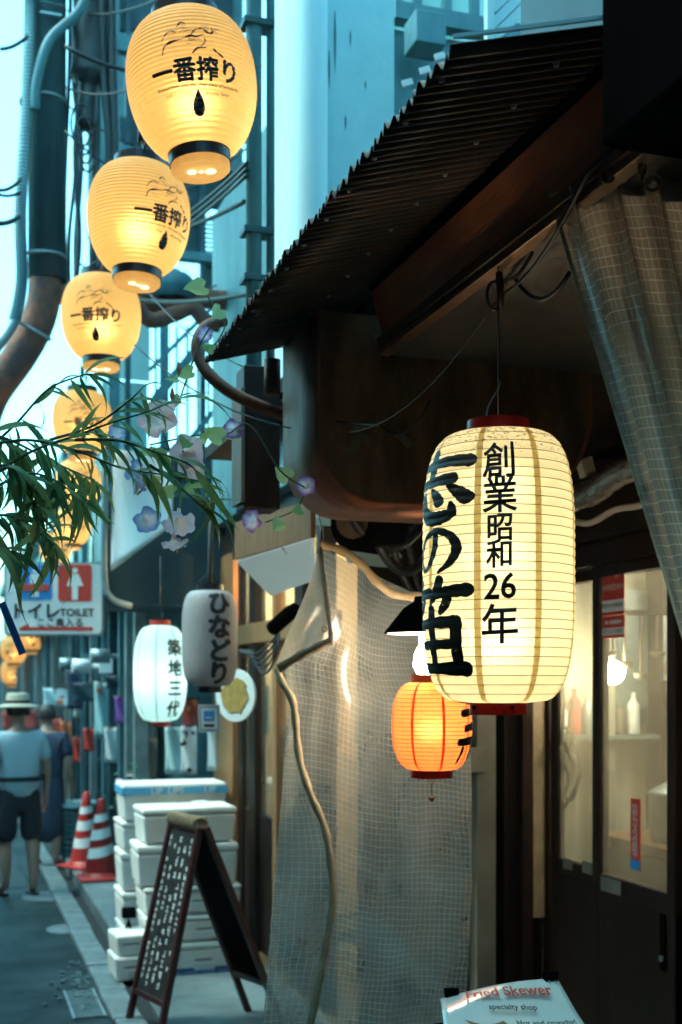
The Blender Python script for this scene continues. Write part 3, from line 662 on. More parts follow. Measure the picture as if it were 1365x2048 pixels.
# =================================================================== post, bent conduit and trim at the corner
cp = thing('corner_post', 'dark timber corner post under the far end of the corrugated awning', 'post', (1.0, 3.9, 0))
a = PD(482, 720, 4.0); b = PD(560, 1020, 4.0)
MB().box(a.x, b.x, 3.86, 3.98, b.z, 2.80).build('timber', darkwood, cp, .006)
MB().box(a.x-.012, a.x, 3.85, 3.99, b.z+.02, 2.72).build('edge_strip', woodgrey, cp)
m = MB(); m.tube(smooth_pts([PD(450,640,3.75),PD(412,655,3.72),PD(394,690,3.7),PD(408,735,3.7),PD(455,780,3.7),PD(520,812,3.7),PD(572,832,3.72),PD(600,850,3.8)],6), .019, 10)
tag(m.build('bent_conduit', rustpipe), 'brown bent conduit pipe curling out from under the awning', 'pipe')
m = MB(); m.tube([PD(545,720,3.7), PD(545,790,3.7)], .026, 10); tag(m.build('short_pipe', rustpipe), 'short rusty pipe hanging beside the corner post', 'pipe')
m = MB(); m.tube(sag(PD(565,800,3.6), PD(760,850,3.05), .02)+sag(PD(760,850,3.05), PD(860,800,3.0), .05)[1:], .0035, 6); tag(m.build('vine_wire', cable), 'twisted dark wire strung across the face of the exhaust hood', 'wire')
# bracket box between the two shops: russet side, white underside
sb = thing('sign_box', 'sign box with russet side and pale underside with added glow beside the grey lantern', 'sign', PD(545,1120,4.7))
q = [PD(x, y, d) for x, y, d in ((470,1045,5.0),(470,1118,5.0),(622,1075,4.5),(622,1000,4.5))]
m = MB(); m.prism(q, (.02,.004,0)); m.build('side_panel', wood, sb)
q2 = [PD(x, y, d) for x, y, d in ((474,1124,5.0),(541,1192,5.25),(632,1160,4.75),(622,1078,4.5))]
m = MB(); m.prism(q2, (.012,.012,.012)); m.build('underside_panel', mat('added_glow_panel', (.75,.78,.77), .5, emis=(.70,.95,.92), estr=.05), sb)  # faint emission added to brighten the panel, no lamp behind it
m = MB(); m.bar(PD(566,1093,4.68)-Vector((.004,.004,.004)), PD(606,1140,4.78)-Vector((.004,.004,.004)), .004, .004); m.build('panel_joint', greyprint, sb)

# =================================================================== upper structures behind the awning
# rendered mortar wall with a rounded pilaster (teal), facing the viewer
mw = thing('mortar_wall', 'tall pale teal mortar wall with stains behind the corrugated awning', 'building', (1.5, 4.5, 2.6))
MB().box(1.385, 1.69, 4.50, 4.75, 2.4, 8).build('wall', tealwall, mw)
pf = [(1.228,4.62),(1.232,4.50),(1.25,4.43),(1.285,4.39),(1.33,4.385),(1.375,4.40),(1.395,4.45),(1.395,4.62)]
m = MB(); n = len(pf); m.add([(x,y,2.6) for x,y in pf]+[(x,y,8) for x,y in pf], [(i,i+1,n+i+1,n+i) for i in range(n-1)], True); m.build('pilaster', tealpale, mw, recalc=False)
for (px, y0, y1, wd) in ((668,20,150,5),(657,100,180,4),(700,60,95,3),(650,330,420,5),(690,230,262,3),(730,160,180,3)):
    a = PY(px, y0, 4.497); b = PY(px+wd, y1, 4.497); m = MB()
    m.add([(lerp(a.x,b.x,.5)+(b.x-a.x)*.5*s*math.sin(k/6*math.pi*.9+.3), 4.4975, lerp(a.z,b.z,k/6)) for k in range(7) for s in (-1,1)], [(2*k,2*k+1,2*k+3,2*k+2) for k in range(6)])
    m.build('rust_stain', tealmid, mw)
# downpipes
dp = thing('downpipe', 'pair of dark downpipes running up beside the pale teal wall', 'pipe', PY(520,600,4.9))
for px, rr in ((508,.034),(545,.026)):
    p = PY(px, 300, 4.85); m = MB(); m.tube([(p.x,p.y,2.3),(p.x,p.y,8)], rr, 12); m.build('pipe', tealmid, dp)
for py in (50, 465, 560):
    p = PY(508, py, 4.85); MB().box(p.x-.05, p.x+.13, p.y-.045, p.y+.05, p.z-.012, p.z+.012).build('bracket', tealdark, dp)
# house with the barred window further back on the right
wh = thing('window_house', 'dark house with a barred window above the corrugated awning', 'building', (2.0, 5.4, 2.8))
MB().box(1.69, 3.6, 5.4, 8, 2.8, PY(880,75,5.4).z).build('wall', tealmid, wh)
a = PY(780,-60,5.4); b = PY(975,78,5.4)
MB().box(a.x, b.x+.9, 5.32, 5.40, b.z-.02, b.z+.06).build('sill', tealmid, wh)
MB().box(a.x, b.x+.9, 5.5, 5.52, b.z, b.z+1.6).build('pane', glassfar, wh)
MB().box(a.x, b.x+.9, 5.9, 5.95, b.z, b.z+1.6).build('curtain', tealpale, wh)
for px in (795, 833, 893, 948): q = PY(px, 0, 5.36); MB().box(q.x-.016, q.x+.022, 5.34, 5.39, b.z+.05, b.z+1.6).build('mullion', tealmid, wh)
MB().box(1.69, 3.6, 5.4, 8, b.z+1.6, 8.5).build('wall', tealdark, wh)
q = PY(845, 85, 5.3); MB().box(q.x-.09, q.x+.06, 5.15, 5.31, q.z-.08, q.z+.07).build('meter_box', tealmid, wh, .006)
for k, (px, py) in enumerate(((815,165),(838,185),(858,205),(850,140),(880,112),(812,222))):
    q = PY(px, py, 4.3); m = MB(); m.obox(q, (.02,.0,.008), (0,.006,0), (-.004,0,.010)); tag(m.build('roof_shard', whitem), 'small pale broken roof tile piece lying along the jagged awning edge', 'tile', 'pale pieces along the awning edge')
# sloping boarded gable
gb = thing('boarded_gable', 'pale boarded gable panel at the top beside the barred window', 'gable', PY(1000,60,4.2))
q = [PY(x, y, 4.2) for x, y in ((975,80),(975,-120),(1150,-120),(990,80))]
m = MB(); m.prism(q, (0,.03,0)); m.build('panel', tealmid, gb)
for k in range(7):
    off = k*26; A = PY(984, 84-off*1.15-4, 4.17); B = PY(1080, -16-off*1.15, 4.17)
    MB().bar(A, B, .02, .035).build('board', tealpale, gb)
MB().bar(PY(979,84,4.15), PY(979,-120,4.15), .03, .03).build('corner_board', tealpale, gb)

# =================================================================== steel stair tower, dark, with slots of sky
st = thing('stair_tower', 'dark steel stair tower with open slots behind the yellow lanterns', 'tower', (1.7, 9.6, 0))
YT = 9.6
def tw(pxa, pxb, pya, pyb, mt=tealdark, nm='cladding', dy=0, th=.05):
    a = PY(pxa, pya, YT+dy); b = PY(pxb, pyb, YT+dy)
    return MB().box(min(a.x,b.x), max(a.x,b.x), YT+dy, YT+dy+th, min(a.z,b.z), max(a.z,b.z)).build(nm, mt, st)
for (a, b, mt) in ((218,240,tealmid),(252,262,tealdark),(322,338,tealmid),(402,412,tealdark),(470,486,tealmid)): tw(a, b, -250, 1010, mt, 'post', -.06, .06)
tw(262, 402, -250, 80); tw(262, 322, 110, 300); tw(338, 402, 80, 520); tw(412, 470, -250, 420); tw(262, 290, 300, 470); tw(300, 322, 330, 560)
tw(225, 252, -250, 60); tw(225, 250, 230, 420, tealmid); tw(412, 440, 520, 600); tw(338,372,540,600,tealmid)
for py in (95, 310, 500, 585): tw(215, 490, py, py+14, tealmid, 'floor_beam', -.09, .09)
for k in range(9): tw(412, 470, 440+k*9, 444+k*9, tealmid, 'louvre_slat', .02, .02)
# open lower flight: stringers, rail and louvres against the sky
m = MB(); A = PY(310, 800, YT-.2); B = PY(475, 600, YT-.2); MB().bar(A, B, .04, .07).build('stringer', tealmid, st)
A = PY(300, 740, YT-.2); B = PY(440, 600, YT-.2); MB().bar(A, B, .03, .03).build('handrail', tealmid, st)
A = PY(380, 880, YT-.2); B = PY(480, 760, YT-.2); MB().bar(A, B, .03, .04).build('handrail', tealmid, st)
for k in range(8): q = PY(312+k*21, 0, YT-.15); z1 = PY(312, 660, YT).z; z0 = PY(312, 880, YT).z; MB().box(q.x-.008, q.x+.008, YT-.16, YT-.145, z0, z1).build('baluster', tealmid, st)
for k in range(9): tw(395, 470, 770+k*14, 775+k*14, tealpale, 'louvre_slat', .1, .02)
tw(215, 300, 620, 760, tealpale, 'cladding', .15); tw(205, 295, 760, 1010, tealwall, 'cladding', .12); tw(295, 490, 900, 1010, tealmid, 'cladding', .12)
MB().box(PY(222,0,YT).x, PY(490,0,YT).x, YT+1.6, YT+1.7, PY(0,300,YT).z, PY(0,-250,YT).z).build('rear_wall', tealmid, st)
MB().box(PY(218,0,YT).x+.25, PY(480,0,YT).x, YT+.4, YT+1.5, 0, PY(0,990,YT).z).build('base_wall', tealmid, st)

# =================================================================== service pole with elbow, rusty beam (gate across the alley)
GY = 7.6
gt = thing('rusty_pipe_gate', 'rusty steel pipe frame with elbow and crossbeam over the alley', 'gate', PY(100,560,GY))
c0 = PY(95, 0, GY); m = MB(); m.tube([(c0.x, GY, PY(95,560,GY).z), (c0.x, GY, 9)], .115, 18); m.build('riser', tealdark, gt)
m = MB(); m.tube(smooth_pts([PY(92,545,GY), PY(88,600,GY), PY(72,655,GY), PY(38,715,GY), PY(-15,790,GY), PY(-40,860,GY)],5), .10, 16); m.build('elbow', rust, gt)
m = MB(); m.tube(smooth_pts([PY(100,588,GY), PY(200,592,GY), PY(300,606,GY), PY(340,612,GY), PY(390,598,GY), PY(440,600,GY), PY(490,604,GY)],5), .062, 14); m.build('crossbeam', rust, gt)
m = MB(); m.lathe([(.001,.14),(.05,.14),(.07,.12),(.12,.10),(.15,.06),(.16,.0),(.12,-.05)], 18, PY(345,585,GY)); m.build('cap_cover', tealmid, gt)
m = MB(); m.tube(smooth_pts([PY(268,600,GY-.1),PY(300,640,GY-.1),PY(350,628,GY-.1),PY(385,615,GY-.1),PY(410,640,GY-.1),PY(440,650,GY-.1)],5), .05, 12); m.build('clamp_pipe', rust, gt)
for py in (205, 517): 
    c = PY(86, py, GY); m = MB(); m.tube([(c.x+.135*math.cos(a), GY+.135*math.sin(a), c.z+.01*math.cos(a)) for a in [i*math.pi/9 for i in range(19)]], .010, 6); m.build('strap', steel, gt)
c = PY(66,668,GY); m = MB(); m.tube([c+Vector((-.10,-.11,.04)), c+Vector((.10,-.12,-.06))], .012, 6); m.build('strap', steel, gt)
m = MB(); P_ = smooth_pts([PY(62,-200,GY-.1), PY(62,0,GY-.13), PY(55,200,GY-.13), PY(42,420,GY-.13), PY(44,560,GY-.13), PY(30,640,GY-.14), PY(-10,700,GY-.14)],8)
m.tube(P_, .032, 10); cd = m.build('ribbed_conduit', steel, gt)
m = MB()
P2 = smooth_pts([PY(62,0,GY-.13), PY(55,200,GY-.13), PY(42,420,GY-.13), PY(44,560,GY-.13), PY(30,640,GY-.14)], 30)
for p in P2: m.lathe([(.033,-.005),(.038,0),(.033,.005)], 10, p)
m.build('conduit_rib', tealmid, gt)
m = MB(); m.tube(smooth_pts([PY(185,-60,GY-.2),PY(160,20,GY-.2),PY(100,80,GY-.2),PY(75,160,GY-.18),PY(70,220,GY-.15)],6), .030, 10); m.build('curved_pipe', tealmid, gt)
# sign plates and boxes clamped to the riser
for (a, b, c_, d_) in ((80,128,3,12),(80,124,22,34)): 
    A = PY(a, c_, GY-.15); B = PY(b, d_, GY-.15); MB().box(A.x, B.x, GY-.16, GY-.14, B.z, A.z).build('name_plate', steel, gt)
# bundle of cables and a cable closure hanging right of the riser
cb = thing('cable_bundle', 'tangled black cables with a drooping splice closure beside the steel riser', 'cables', PY(180,300,GY))
m = MB(); m.tube(smooth_pts([PY(178,-40,GY),PY(180,40,GY),PY(186,120,GY),PY(180,170,GY),PY(172,260,GY)],6), [.10]*6+[.12]*6+[.13]*6+[.06]*6+[.03], 14); m.build('splice_closure', cable, cb)
rnd = random.Random(3)
for k in range(14):
    x0 = rnd.uniform(130, 225); x1 = x0 + rnd.uniform(-25, 10); dd = GY + rnd.uniform(-.2,.2)
    pts = [PY(x0, -80, dd), PY(lerp(x0,x1,.3)+rnd.uniform(-12,12), 140, dd), PY(lerp(x0,x1,.6)+rnd.uniform(-15,15), 300, dd), PY(x1+rnd.uniform(-8,8), 480, dd), PY(x1-6, 600, dd)]
    m = MB(); m.tube(smooth_pts(pts,6), rnd.choice((.008,.012,.018,.028)), 7); m.build('cable', rnd.choice((cable, cable, tealdark)), cb)
for k in range(4):
    c = PY(163+k*4, 250+k*22, GY-.2); rr = .10-.012*k; m = MB(); m.tube([(c.x+rr*.6*math.cos(a), c.y, c.z+rr*math.sin(a)*1.3) for a in [i*math.pi/9 for i in range(19)]], .007, 6); m.build('cable_loop', cable, cb)
# overhead cables
def wire(pts, r, label, name='overhead_cable'):
    m = MB(); m.tube(pts, r, 6); return tag(m.build(name, cable), label, 'cable', 'overhead cables')
wire(sag(PY(0,98,7.4), PY(56,72,7.4), .02), .012, 'short black cable crossing the white sky at the top left corner')
wire(sag(PY(-10,378,7.4), PY(42,358,7.4), .03), .012, 'upper of three black cables crossing the sky left of the riser')
wire(sag(PY(-10,386,7.4), PY(42,384,7.4), .02), .010, 'middle of three black cables crossing the sky left of the riser')
wire(sag(PY(-10,445,7.4), PY(40,432,7.4), .02), .016, 'lowest of three black cables crossing the sky left of the riser')
for k, dz in enumerate((0, 12, 24)):
    wire(sag(PX(495, 325+dz, 1.16), PX(330, 455+dz, 1.10), .02), .008, '%s of three parallel cables running back beside the second yellow lantern' % ('top','middle','bottom')[k])
wire(sag(PD(270,690,4.2), PD(640,865,3.4), .06, 16), .0028, 'thin slack wire running from the third lantern to the exhaust hood', 'slack_wire')
wire(sag(PD(262,540,5), PD(490,735,4.0), .05, 16), .0028, 'thin wire crossing below the second yellow lantern', 'slack_wire')
wire(sag(PD(1365,165,1.95), PD(1175,345,2.1), .0, 4)+sag(PD(1175,345,2.1), PD(1000,590,2.75), .04, 10)[1:], .0045, 'dark cord running down from the shutter box along the fascia', 'slack_wire')

# =================================================================== second shop (beyond the clear curtain)
s2 = thing('amber_shop', 'shop with amber timber posts and warm glass panes beyond the clear curtain', 'shop', (1.85, 6.6, 0))
SX = 1.78
def sp(pxa, pxb, z0, z1, th, nm, mt, dx=0, bev=.004):
    ya = PX(pxa, HY, SX).y; yb = PX(pxb, HY, SX).y
    return MB().box(SX+dx, SX+dx+th, min(ya,yb), max(ya,yb), z0, z1).build(nm, mt, s2, bev)
sp(436, 474, .11, 2.6, .08, 'post', wood, -.03); sp(478, 486, .11, 2.6, .05, 'post', darkwood, -.005); sp(504, 516, .11, 2.6, .07, 'post', darkwood, -.02)
sp(548, 556, .11, 2.6, .06, 'post', wood, -.01); sp(596, 612, .11, 2.6, .07, 'post', darkwood, -.02); sp(640,655,.11,2.6,.07,'post',darkwood,-.02)
for (a, b) in ((486.5,503.5),(516.5,547.5),(556.5,595.5),(612.5,639.5)):
    sp(a, b, .95, 1.98, .012, 'pane', glassfar, .02, 0); sp(a, b, .12, .95, .03, 'kick_panel', darkwood, .01)
    sp(a, b, 2.12, 2.55, .012, 'transom_pane', glassfar, .02, 0)
sp(474, 660, 1.99, 2.11, .10, 'transom_beam', wood, -.035)
sp(430, 660, 2.55, 2.75, .12, 'lintel', darkwood, -.02)
MB().box(SX, SX+.5, 5.25, 9.4, 2.76, 2.84).build('eave', tealdark, s2)
MB().box(2.9, 3.0, 5.25, 8.2, .12, 2.7).build('back_wall', creamwall, s2)
MB().box(SX+.06, 3.0, 8.0, 8.1, .12, 2.7).build('side_wall', creamwall, s2); MB().box(SX+.1, 3.0, 5.23, 5.28, .12, 2.7).build('side_wall', creamwall, s2)
MB().box(SX+.06, 3.0, 5.25, 8.1, 2.70, 2.75).build('ceiling', creamwall, s2)
pl = thing('pendant_bulb', 'warm pendant bulb inside the amber shop', 'lamp', (2.05, 7.6, 2.45))
m = MB(); m.lathe([(.05*math.sin(a), -.05*math.cos(a)) for a in [i*math.pi/10 for i in range(11)]], 16, (2.05,7.6,2.45)); m.build('bulb', warmglow, pl)
m = MB(); m.tube([(2.05,7.6,2.49),(2.05,7.6,2.70)], .006, 6); m.build('cord', cable, pl)
lamp_point('bulb_light', (2.05,7.6,2.36), 9, (1.0,.66,.32), .05, pl)
lamp_point('bulb_light', (2.3,6.2,2.4), 7, (1.0,.70,.36), .05, pl)  # second point light of the room, without a bulb of its own
# papers behind the panes
for k, (px, py, wz, hz, mt) in enumerate(((530,1310,.14,.2,whitem),(534,1420,.12,.3,creamwall),(570,1350,.2,.24,tealpale),(572,1500,.18,.3,whitem),(528,1520,.1,.22,whitem))):
    q = PX(px, py, SX+.06); MB().box(SX+.06, SX+.064, q.y-wz/2, q.y+wz/2, q.z-hz/2, q.z+hz/2).build('paper_sheet', mt, s2)
# cables and a small camera under the beam
m = MB()
for k in range(5): m.tube(sag(PD(478+6*k,1300,6.4), PD(560,1262+6*k,6.0), .06+.02*k, 10), .006, 6)
tag(m.build('cable_tangle', cable), 'tangle of dark cables under the amber transom beam', 'cables')
m = MB(); m.tube([PD(545,1258,5.6), PD(585,1222,5.5)], .035, 12); m.tube([PD(585,1222,5.5), PD(592,1216,5.48)], .028, 12); tag(m.build('security_camera', blackm), 'black bullet camera under the pale sign box', 'camera')
hood('round_hood', 'dark blue rounded hood above the white hanging lantern', 8.0, .9, rounded(.985, 1.90, 2.27, 3.0, .16, .2), hoodteal, hoodteal)
MB().box(1.0, 1.9, 8.05, 8.9, 2.9, 2.99).build('hood_top', hoodteal, bpy.data.objects['round_hood'])
# white canvas sheet over that hood
cw = thing('white_canvas_sheet', 'white canvas sheet draped above the dark blue hood', 'canvas', PD(280,1000,7.3))
def cvp(u, v):
    a = Vector((222,1142)).lerp(Vector((345,1050)), u); b = Vector((226,900)).lerp(Vector((345,905)), u); p = a.lerp(b, v)
    return PD(p.x, p.y, 7.55 - .25*u + .05*math.sin(u*9+v*3))
m = MB(); m.grid(cvp, 14, 14); o = m.build('sheet', clothwhite, cw, recalc=False)
s = o.modifiers.new('solid','SOLIDIFY'); s.thickness = .004
m = MB(); m.tube(smooth_pts([PD(212,880,7.6), PD(210,1000,7.6), PD(209,1150,7.6), PD(222,1196,7.6), PD(262,1212,7.7)],6), .022, 10)
tag(m.build('steel_hoop', steel), 'pale steel hoop pipe beside the toilet sign', 'pipe')

# =================================================================== lanterns
def lantern_profile(Rm, H, Rc, nexp, ribs, amp, egg=0.0, per=4, t0=0.0, t1=1.0):
    out = []; N = ribs*per
    for i in range(N+1):
        t = i/N; s = abs(2*t**(1+egg)-1)
        r = Rc + (Rm-Rc)*(1-s**nexp)**(1/nexp*1.15)
        ph = (i % per)/per
        out.append((r + amp*math.sin(math.pi*ph), (t-.5)*H))
    return out
def r_at(prof, z):
    z = max(prof[0][1], min(prof[-1][1], z)); H = prof[-1][1]-prof[0][1]; f = (z-prof[0][1])/H*(len(prof)-1); i = min(int(f), len(prof)-2)
    return lerp(prof[i][0], prof[i+1][0], f-i)
def wrap(parent, vs, fs, Rm, prof, th0, z0, mt, lift=.0012, name='lettering', lay=None):
    """lay flat 2-D shapes (x along the arc, y up) onto a lantern; angle 0 faces local -Y"""
    m = MB(); out = []
    for i, v in enumerate(vs):
        x, y = v[0], v[1]; th = th0 + x/Rm; z = z0 + y; r = r_at(prof, z) + lift + (lay[i]*.00012 if lay else v[2]*.00007 if len(v) > 2 else 0)
        out.append((r*math.sin(th), -r*math.cos(th), z))
    m.add(out, fs); me = m.mesh(name); o = link(name, me, mt); o.parent = parent; return o
def part(m, name, mt, parent, bevel=0, recalc=False):
    o = m.build(name, mt, None, bevel, recalc); o.parent = parent; return o
def inner_light(root, z, power, col, rad=.03):
    ld = bpy.data.lights.new('bulb', 'POINT'); ld.energy = power; ld.color = col; ld.shadow_soft_size = rad
    o = bpy.data.objects.new('bulb', ld); scene.collection.objects.link(o); o.parent = root; o.location = (0,0,z); return o
def ring(Ro, z0, z1, th=.004, n=40):
    m = MB(); m.lathe([(Ro-th, z0), (Ro, z0), (Ro, z1), (Ro-th, z1), (Ro-th, z0)], n, smooth=False); return m
def face_cam(root, extra=0.0):
    v = Vector((root.location.x, root.location.y)); root.rotation_euler.z = math.atan2(-v.x, v.y) + extra   # local -Y looks back at the camera

# --- yellow beer lanterns strung along the alley
RB, HB = .176, .365
prof_b = lantern_profile(RB, HB, .080, 2.15, 30, .0036, egg=.14)
def beer_lantern():
    t = thing('yellow_lantern', '', 'lantern', group='yellow lanterns strung along the alley')
    m = MB(); m.lathe(prof_b, 72); part(m, 'paper_body', paperbeer, t)
    part(ring(.086, -HB/2-.028, -HB/2+.004), 'bottom_collar', collarblack, t)
    part(ring(.092, HB/2-.004, HB/2+.03), 'top_collar', collarblack, t)
    m = MB(); m.lathe([(.082,-HB/2-.026),(.082,-HB/2-.044),(.074,-HB/2-.052),(.03,-HB/2-.047),(.001,-HB/2-.046)], 40); bc = part(m, 'bottom_cap', paperbeer, t)
    m = MB()
    for (x, rr) in ((-.026,.013),(.0,.007),(.026,.015)): m.lathe([(.0005,0),(rr*.6,0),(rr,.0)], 14, (x, -.01, -HB/2-.0525))
    part(m, 'bulb_glow', emit('vent_glow', (1.0,.80,.5), 1.2) if 'vent_glow' not in MAT else MAT['vent_glow'], t)
    m = MB()
    for k in range(3):
        a = k*2.1; m.tube([(.088*math.cos(a), .088*math.sin(a), HB/2+.025), (0,0,HB/2+.10)], .002, 5)
    m.tube([(0,0,HB/2+.09),(0,0,HB/2+.16)], .012, 8); part(m, 'hanger', cable, t)
    vs, fs = glyphs('一番搾り', .062, .0021); vs, fs = cut2d(vs, fs, .012, .0064); wrap(t, vs, fs, RB, prof_b, 0, -.032, blackprint)
    for s_, x, y in (('Brewed from only the', -.062, .0), ('First press of wonderful', .064, .0), ('malt for a crisp,', -.056, -.016), ('delicious flavor', .056, -.016)):
        vs, fs = glyphs(s_, .0125, .0002, shear=.25); vs = [(v[0]+x, v[1], v[2]) for v in vs]; vs, fs = cut2d(vs, fs, .02, .02); wrap(t, vs, fs, RB, prof_b, 0, -.073+y, greyprint)
    # drop with two highlights left open
    dv = []; K = 26
    for i in range(K):
        a = 2*math.pi*i/K; dv.append((.0265*math.sin(a)*math.sin(a/2)**1.5, .031*math.cos(a)))
    vs = [(0, 0)] + dv; fs = [(0, 1+i, 1+(i+1) % K) for i in range(K)]; vs, fs = cut2d(vs, fs, .012, .0064)
    wrap(t, vs, fs, RB, prof_b, 0, -.110, blackprint)
    b1 = brush([([(-.004,.010),(-.009,.0),(-.0115,-.008)], [.6,1,.6]), ([(.004,-.0225),(.011,-.018),(.0135,-.009)], [.7,1,.4])], .005)
    wrap(t, b1[0], b1[1], RB, prof_b, 0, -.110, paperbeer, .0019, 'drop_highlight')
    # sketchy galloping beast in thin broken lines
    S = [([(-.085,.012),(-.07,.03),(-.055,.034),(-.045,.028)], [.3,.7,1.2,.3]), ([(-.085,-.025),(-.078,-.005),(-.06,.004),(-.03,.008)], [.4,.8,1.2,.4]),
         ([(-.04,.045),(-.03,.056),(-.018,.052)], [.5,1.1,.3]), ([(-.03,.008),(-.01,.016),(.01,.014),(.03,.02)], [.4,.9,.6,.3]),
         ([(-.012,.006),(.004,.03),(.024,.036),(.04,.03)], [.3,.8,1,.5]), ([(.03,.03),(.046,.024),(.054,.03),(.052,.04)], [.5,1,1.2,.4]),
         ([(-.005,-.03),(.008,-.018),(.03,-.016)], [.8,1,.8]), ([(.05,-.018),(.066,-.03),(.078,-.036)], [.8,1.1,.3]), ([(.018,-.012),(.03,.0),(.028,.012)], [.3,.6,.3])]
    b2 = brush(S, .0052); wrap(t, b2[0], b2[1], RB, prof_b, 0, .036, blackprint, .0012, 'beast_emblem', b2[2])
    S2 = []
    rn = random.Random(5)
    for k in range(34):
        x = rn.uniform(-.07,.062); y = rn.uniform(-.01,.05)-abs(x)*.15; S2.append(([(x,y),(x+rn.uniform(.006,.014),y+rn.uniform(-.004,.006)),(x+rn.uniform(.016,.026),y+rn.uniform(-.006,.004))], [.3,1,.3]))
    b3 = brush(S2, .0014); wrap(t, b3[0], b3[1], RB, prof_b, 0, .036, greyprint, .001, 'beast_emblem', b3[2])
    inner_light(t, -.04, .44, (1.0,.80,.50), .04)
    return t
bl0 = beer_lantern()
spots = [(385,177,3.32,.04,-6,'largest yellow lantern at the top of the picture, emblem facing the viewer'), (278,440,4.22,.62,2,'second largest yellow lantern, its emblem turned toward the shops'),
         (203,637,5.45,-.16,0,'pale yellow lantern third from the top, above the bamboo leaves'), (165,845,7.3,.05,0,'yellow lantern fourth from the top, behind the bamboo tips'),
         (157,968,9.6,.3,0,'yellow lantern half hidden by bamboo, below the fourth one'), (146,1052,12.0,.1,0,'small yellow lantern low behind the bamboo leaves'),
         (112,1098,14.0,.4,0,'yellow lantern just above the toilet sign'), (62,1270,18.5,.2,0,'tiny yellow lantern peeking below the toilet sign'),
         (28,1300,20.5,-.3,0,'upper tiny yellow lantern over the hat of the man'), (24,1345,24,.2,0,'lower tiny yellow lantern over the hat of the man')]
for i, (px, py, d, rz, tilt, lab) in enumerate(spots):
    o = bl0 if i == 0 else copy_tree(bl0); o.location = PD(px, py, d); face_cam(o, rz); o.rotation_euler.y = R(tilt); o['label'] = lab
    if i >= 7:
        o.scale = (1.25,)*3
wire(sag(PD(372,-40,3.3), PD(285,315,4.2), .0), .006, 'cord the yellow lanterns hang from, between the first two', 'lantern_cord')
wire([PD(285,315,4.2), PD(200,548,5.4)], .006, 'cord between the second and third yellow lanterns', 'lantern_cord')
wire([PD(200,548,5.4), PD(172,765,7.3)], .007, 'cord between the third and fourth yellow lanterns', 'lantern_cord')

# --- the big cream lantern
RBIG = .165; HBIG = .590
big = thing('cream_lantern', 'big glowing cream paper lantern with black brush lettering and red rims', 'lantern', PD(997, 1137, 2.52))
face_cam(big); big.scale = (2.52/2.64,)*3
prof_c = lantern_profile(RBIG, HBIG, .066, 3.6, 30, .0016)
m = MB(); m.lathe(prof_c, 96); part(m, 'paper_body', papercream, big)
m = MB()
for i in range(31):
    t = i/30; z = (t-.5)*HBIG; r = prof_c[i*4][0]; m.tube([((r+.0003)*math.cos(a), (r+.0003)*math.sin(a), z) for a in [k*2*math.pi/64 for k in range(65)]], .0008, 4, False)
part(m, 'rib_wire', seamm, big)
for k in range(8):                                   # vertical paper seams
    th = R(-15 + 45*k); m = MB(); n = len(prof_c); vs = []; fs = []
    for i, (r, z) in enumerate(prof_c):
        for s in (-1, 1): a = th + s*.0075/RBIG; vs.append(((r+.0007)*math.sin(a), -(r+.0007)*math.cos(a), z))
    fs = [(2*i, 2*i+1, 2*i+3, 2*i+2) for i in range(n-1)]; m.add(vs, fs); part(m, 'paper_seam', seampaper, big)
part(ring(.069, HBIG/2-.006, HBIG/2+.028), 'top_rim', redm, big)
part(ring(.063, -HBIG/2-.026, -HBIG/2+.006), 'bottom_rim', redm, big)
m = MB()
for a in (-.95, .48):
    x, y = .064*math.sin(a), -.064*math.cos(a); m.obox((x,y,-HBIG/2-.010), (.004,0,0), (0,.004,0), (0,0,.004))
part(m, 'rivet', blackm, big, .0015)
m = MB(); m.tube([(0,0,HBIG/2+.02),(0,0,.50+HBIG/2-.13)], .0016, 6); part(m, 'hanging_cord', cable, big)
m = MB(); m.tube(smooth_pts([(-.025,-.05,HBIG/2+.028),(-.02,-.03,HBIG/2+.06),(.0,-.005,HBIG/2+.10),(.004,0,HBIG/2+.115),(-.003,0,HBIG/2+.12)],5), .0016, 6); part(m, 'wire_hook', steel, big)
def zbig(py): return ((HY - py)/FPX*2.365 + EYE - big.location.z)/(2.52/2.64)
for ch, py, sz in (('創',918,.082),('業',988,.080),('昭',1055,.062),('和',1107,.062),('26',1172,.074),('年',1247,.088)):
    vs, fs = glyphs(ch, sz, .0013); vs = [(x*.92, y + .05*x, l_) for x, y, l_ in vs]; vs, fs = cut2d(vs, fs, .012, .005)
    wrap(big, vs, fs, RBIG, prof_c, R(1.2), zbig(py), inkthin)
SHI = [([(-.02,.80),(.3,.835),(.7,.86),(1.0,.84)], [.8,.9,1.1,1.3]), ([(.46,1.02),(.47,.82),(.45,.60)], [1,1.1,.8]), ([(.12,.56),(.45,.585),(.8,.60)], [.9,1,1.2]),
       ([(.14,.42),(.06,.3),(.03,.16)], [.5,1.1,.9]), ([(.30,.42),(.32,.2),(.45,.06),(.65,.04),(.80,.10),(.80,.24)], [.7,1.3,1.5,1.4,1.1,.4]),
       ([(.50,.46),(.58,.36),(.62,.28)], [.5,1,1.2]), ([(.76,.50),(.88,.40),(.98,.30)], [.5,1.1,1.4])]
NO = [([(.52,.86),(.50,.55),(.36,.22),(.20,.12),(.08,.30),(.10,.58),(.28,.84),(.56,.94),(.82,.80),(.92,.52),(.80,.22),(.58,.04)], [1,1,.9,.8,.7,.8,.9,1.1,1.2,1.3,1.1,.4])]
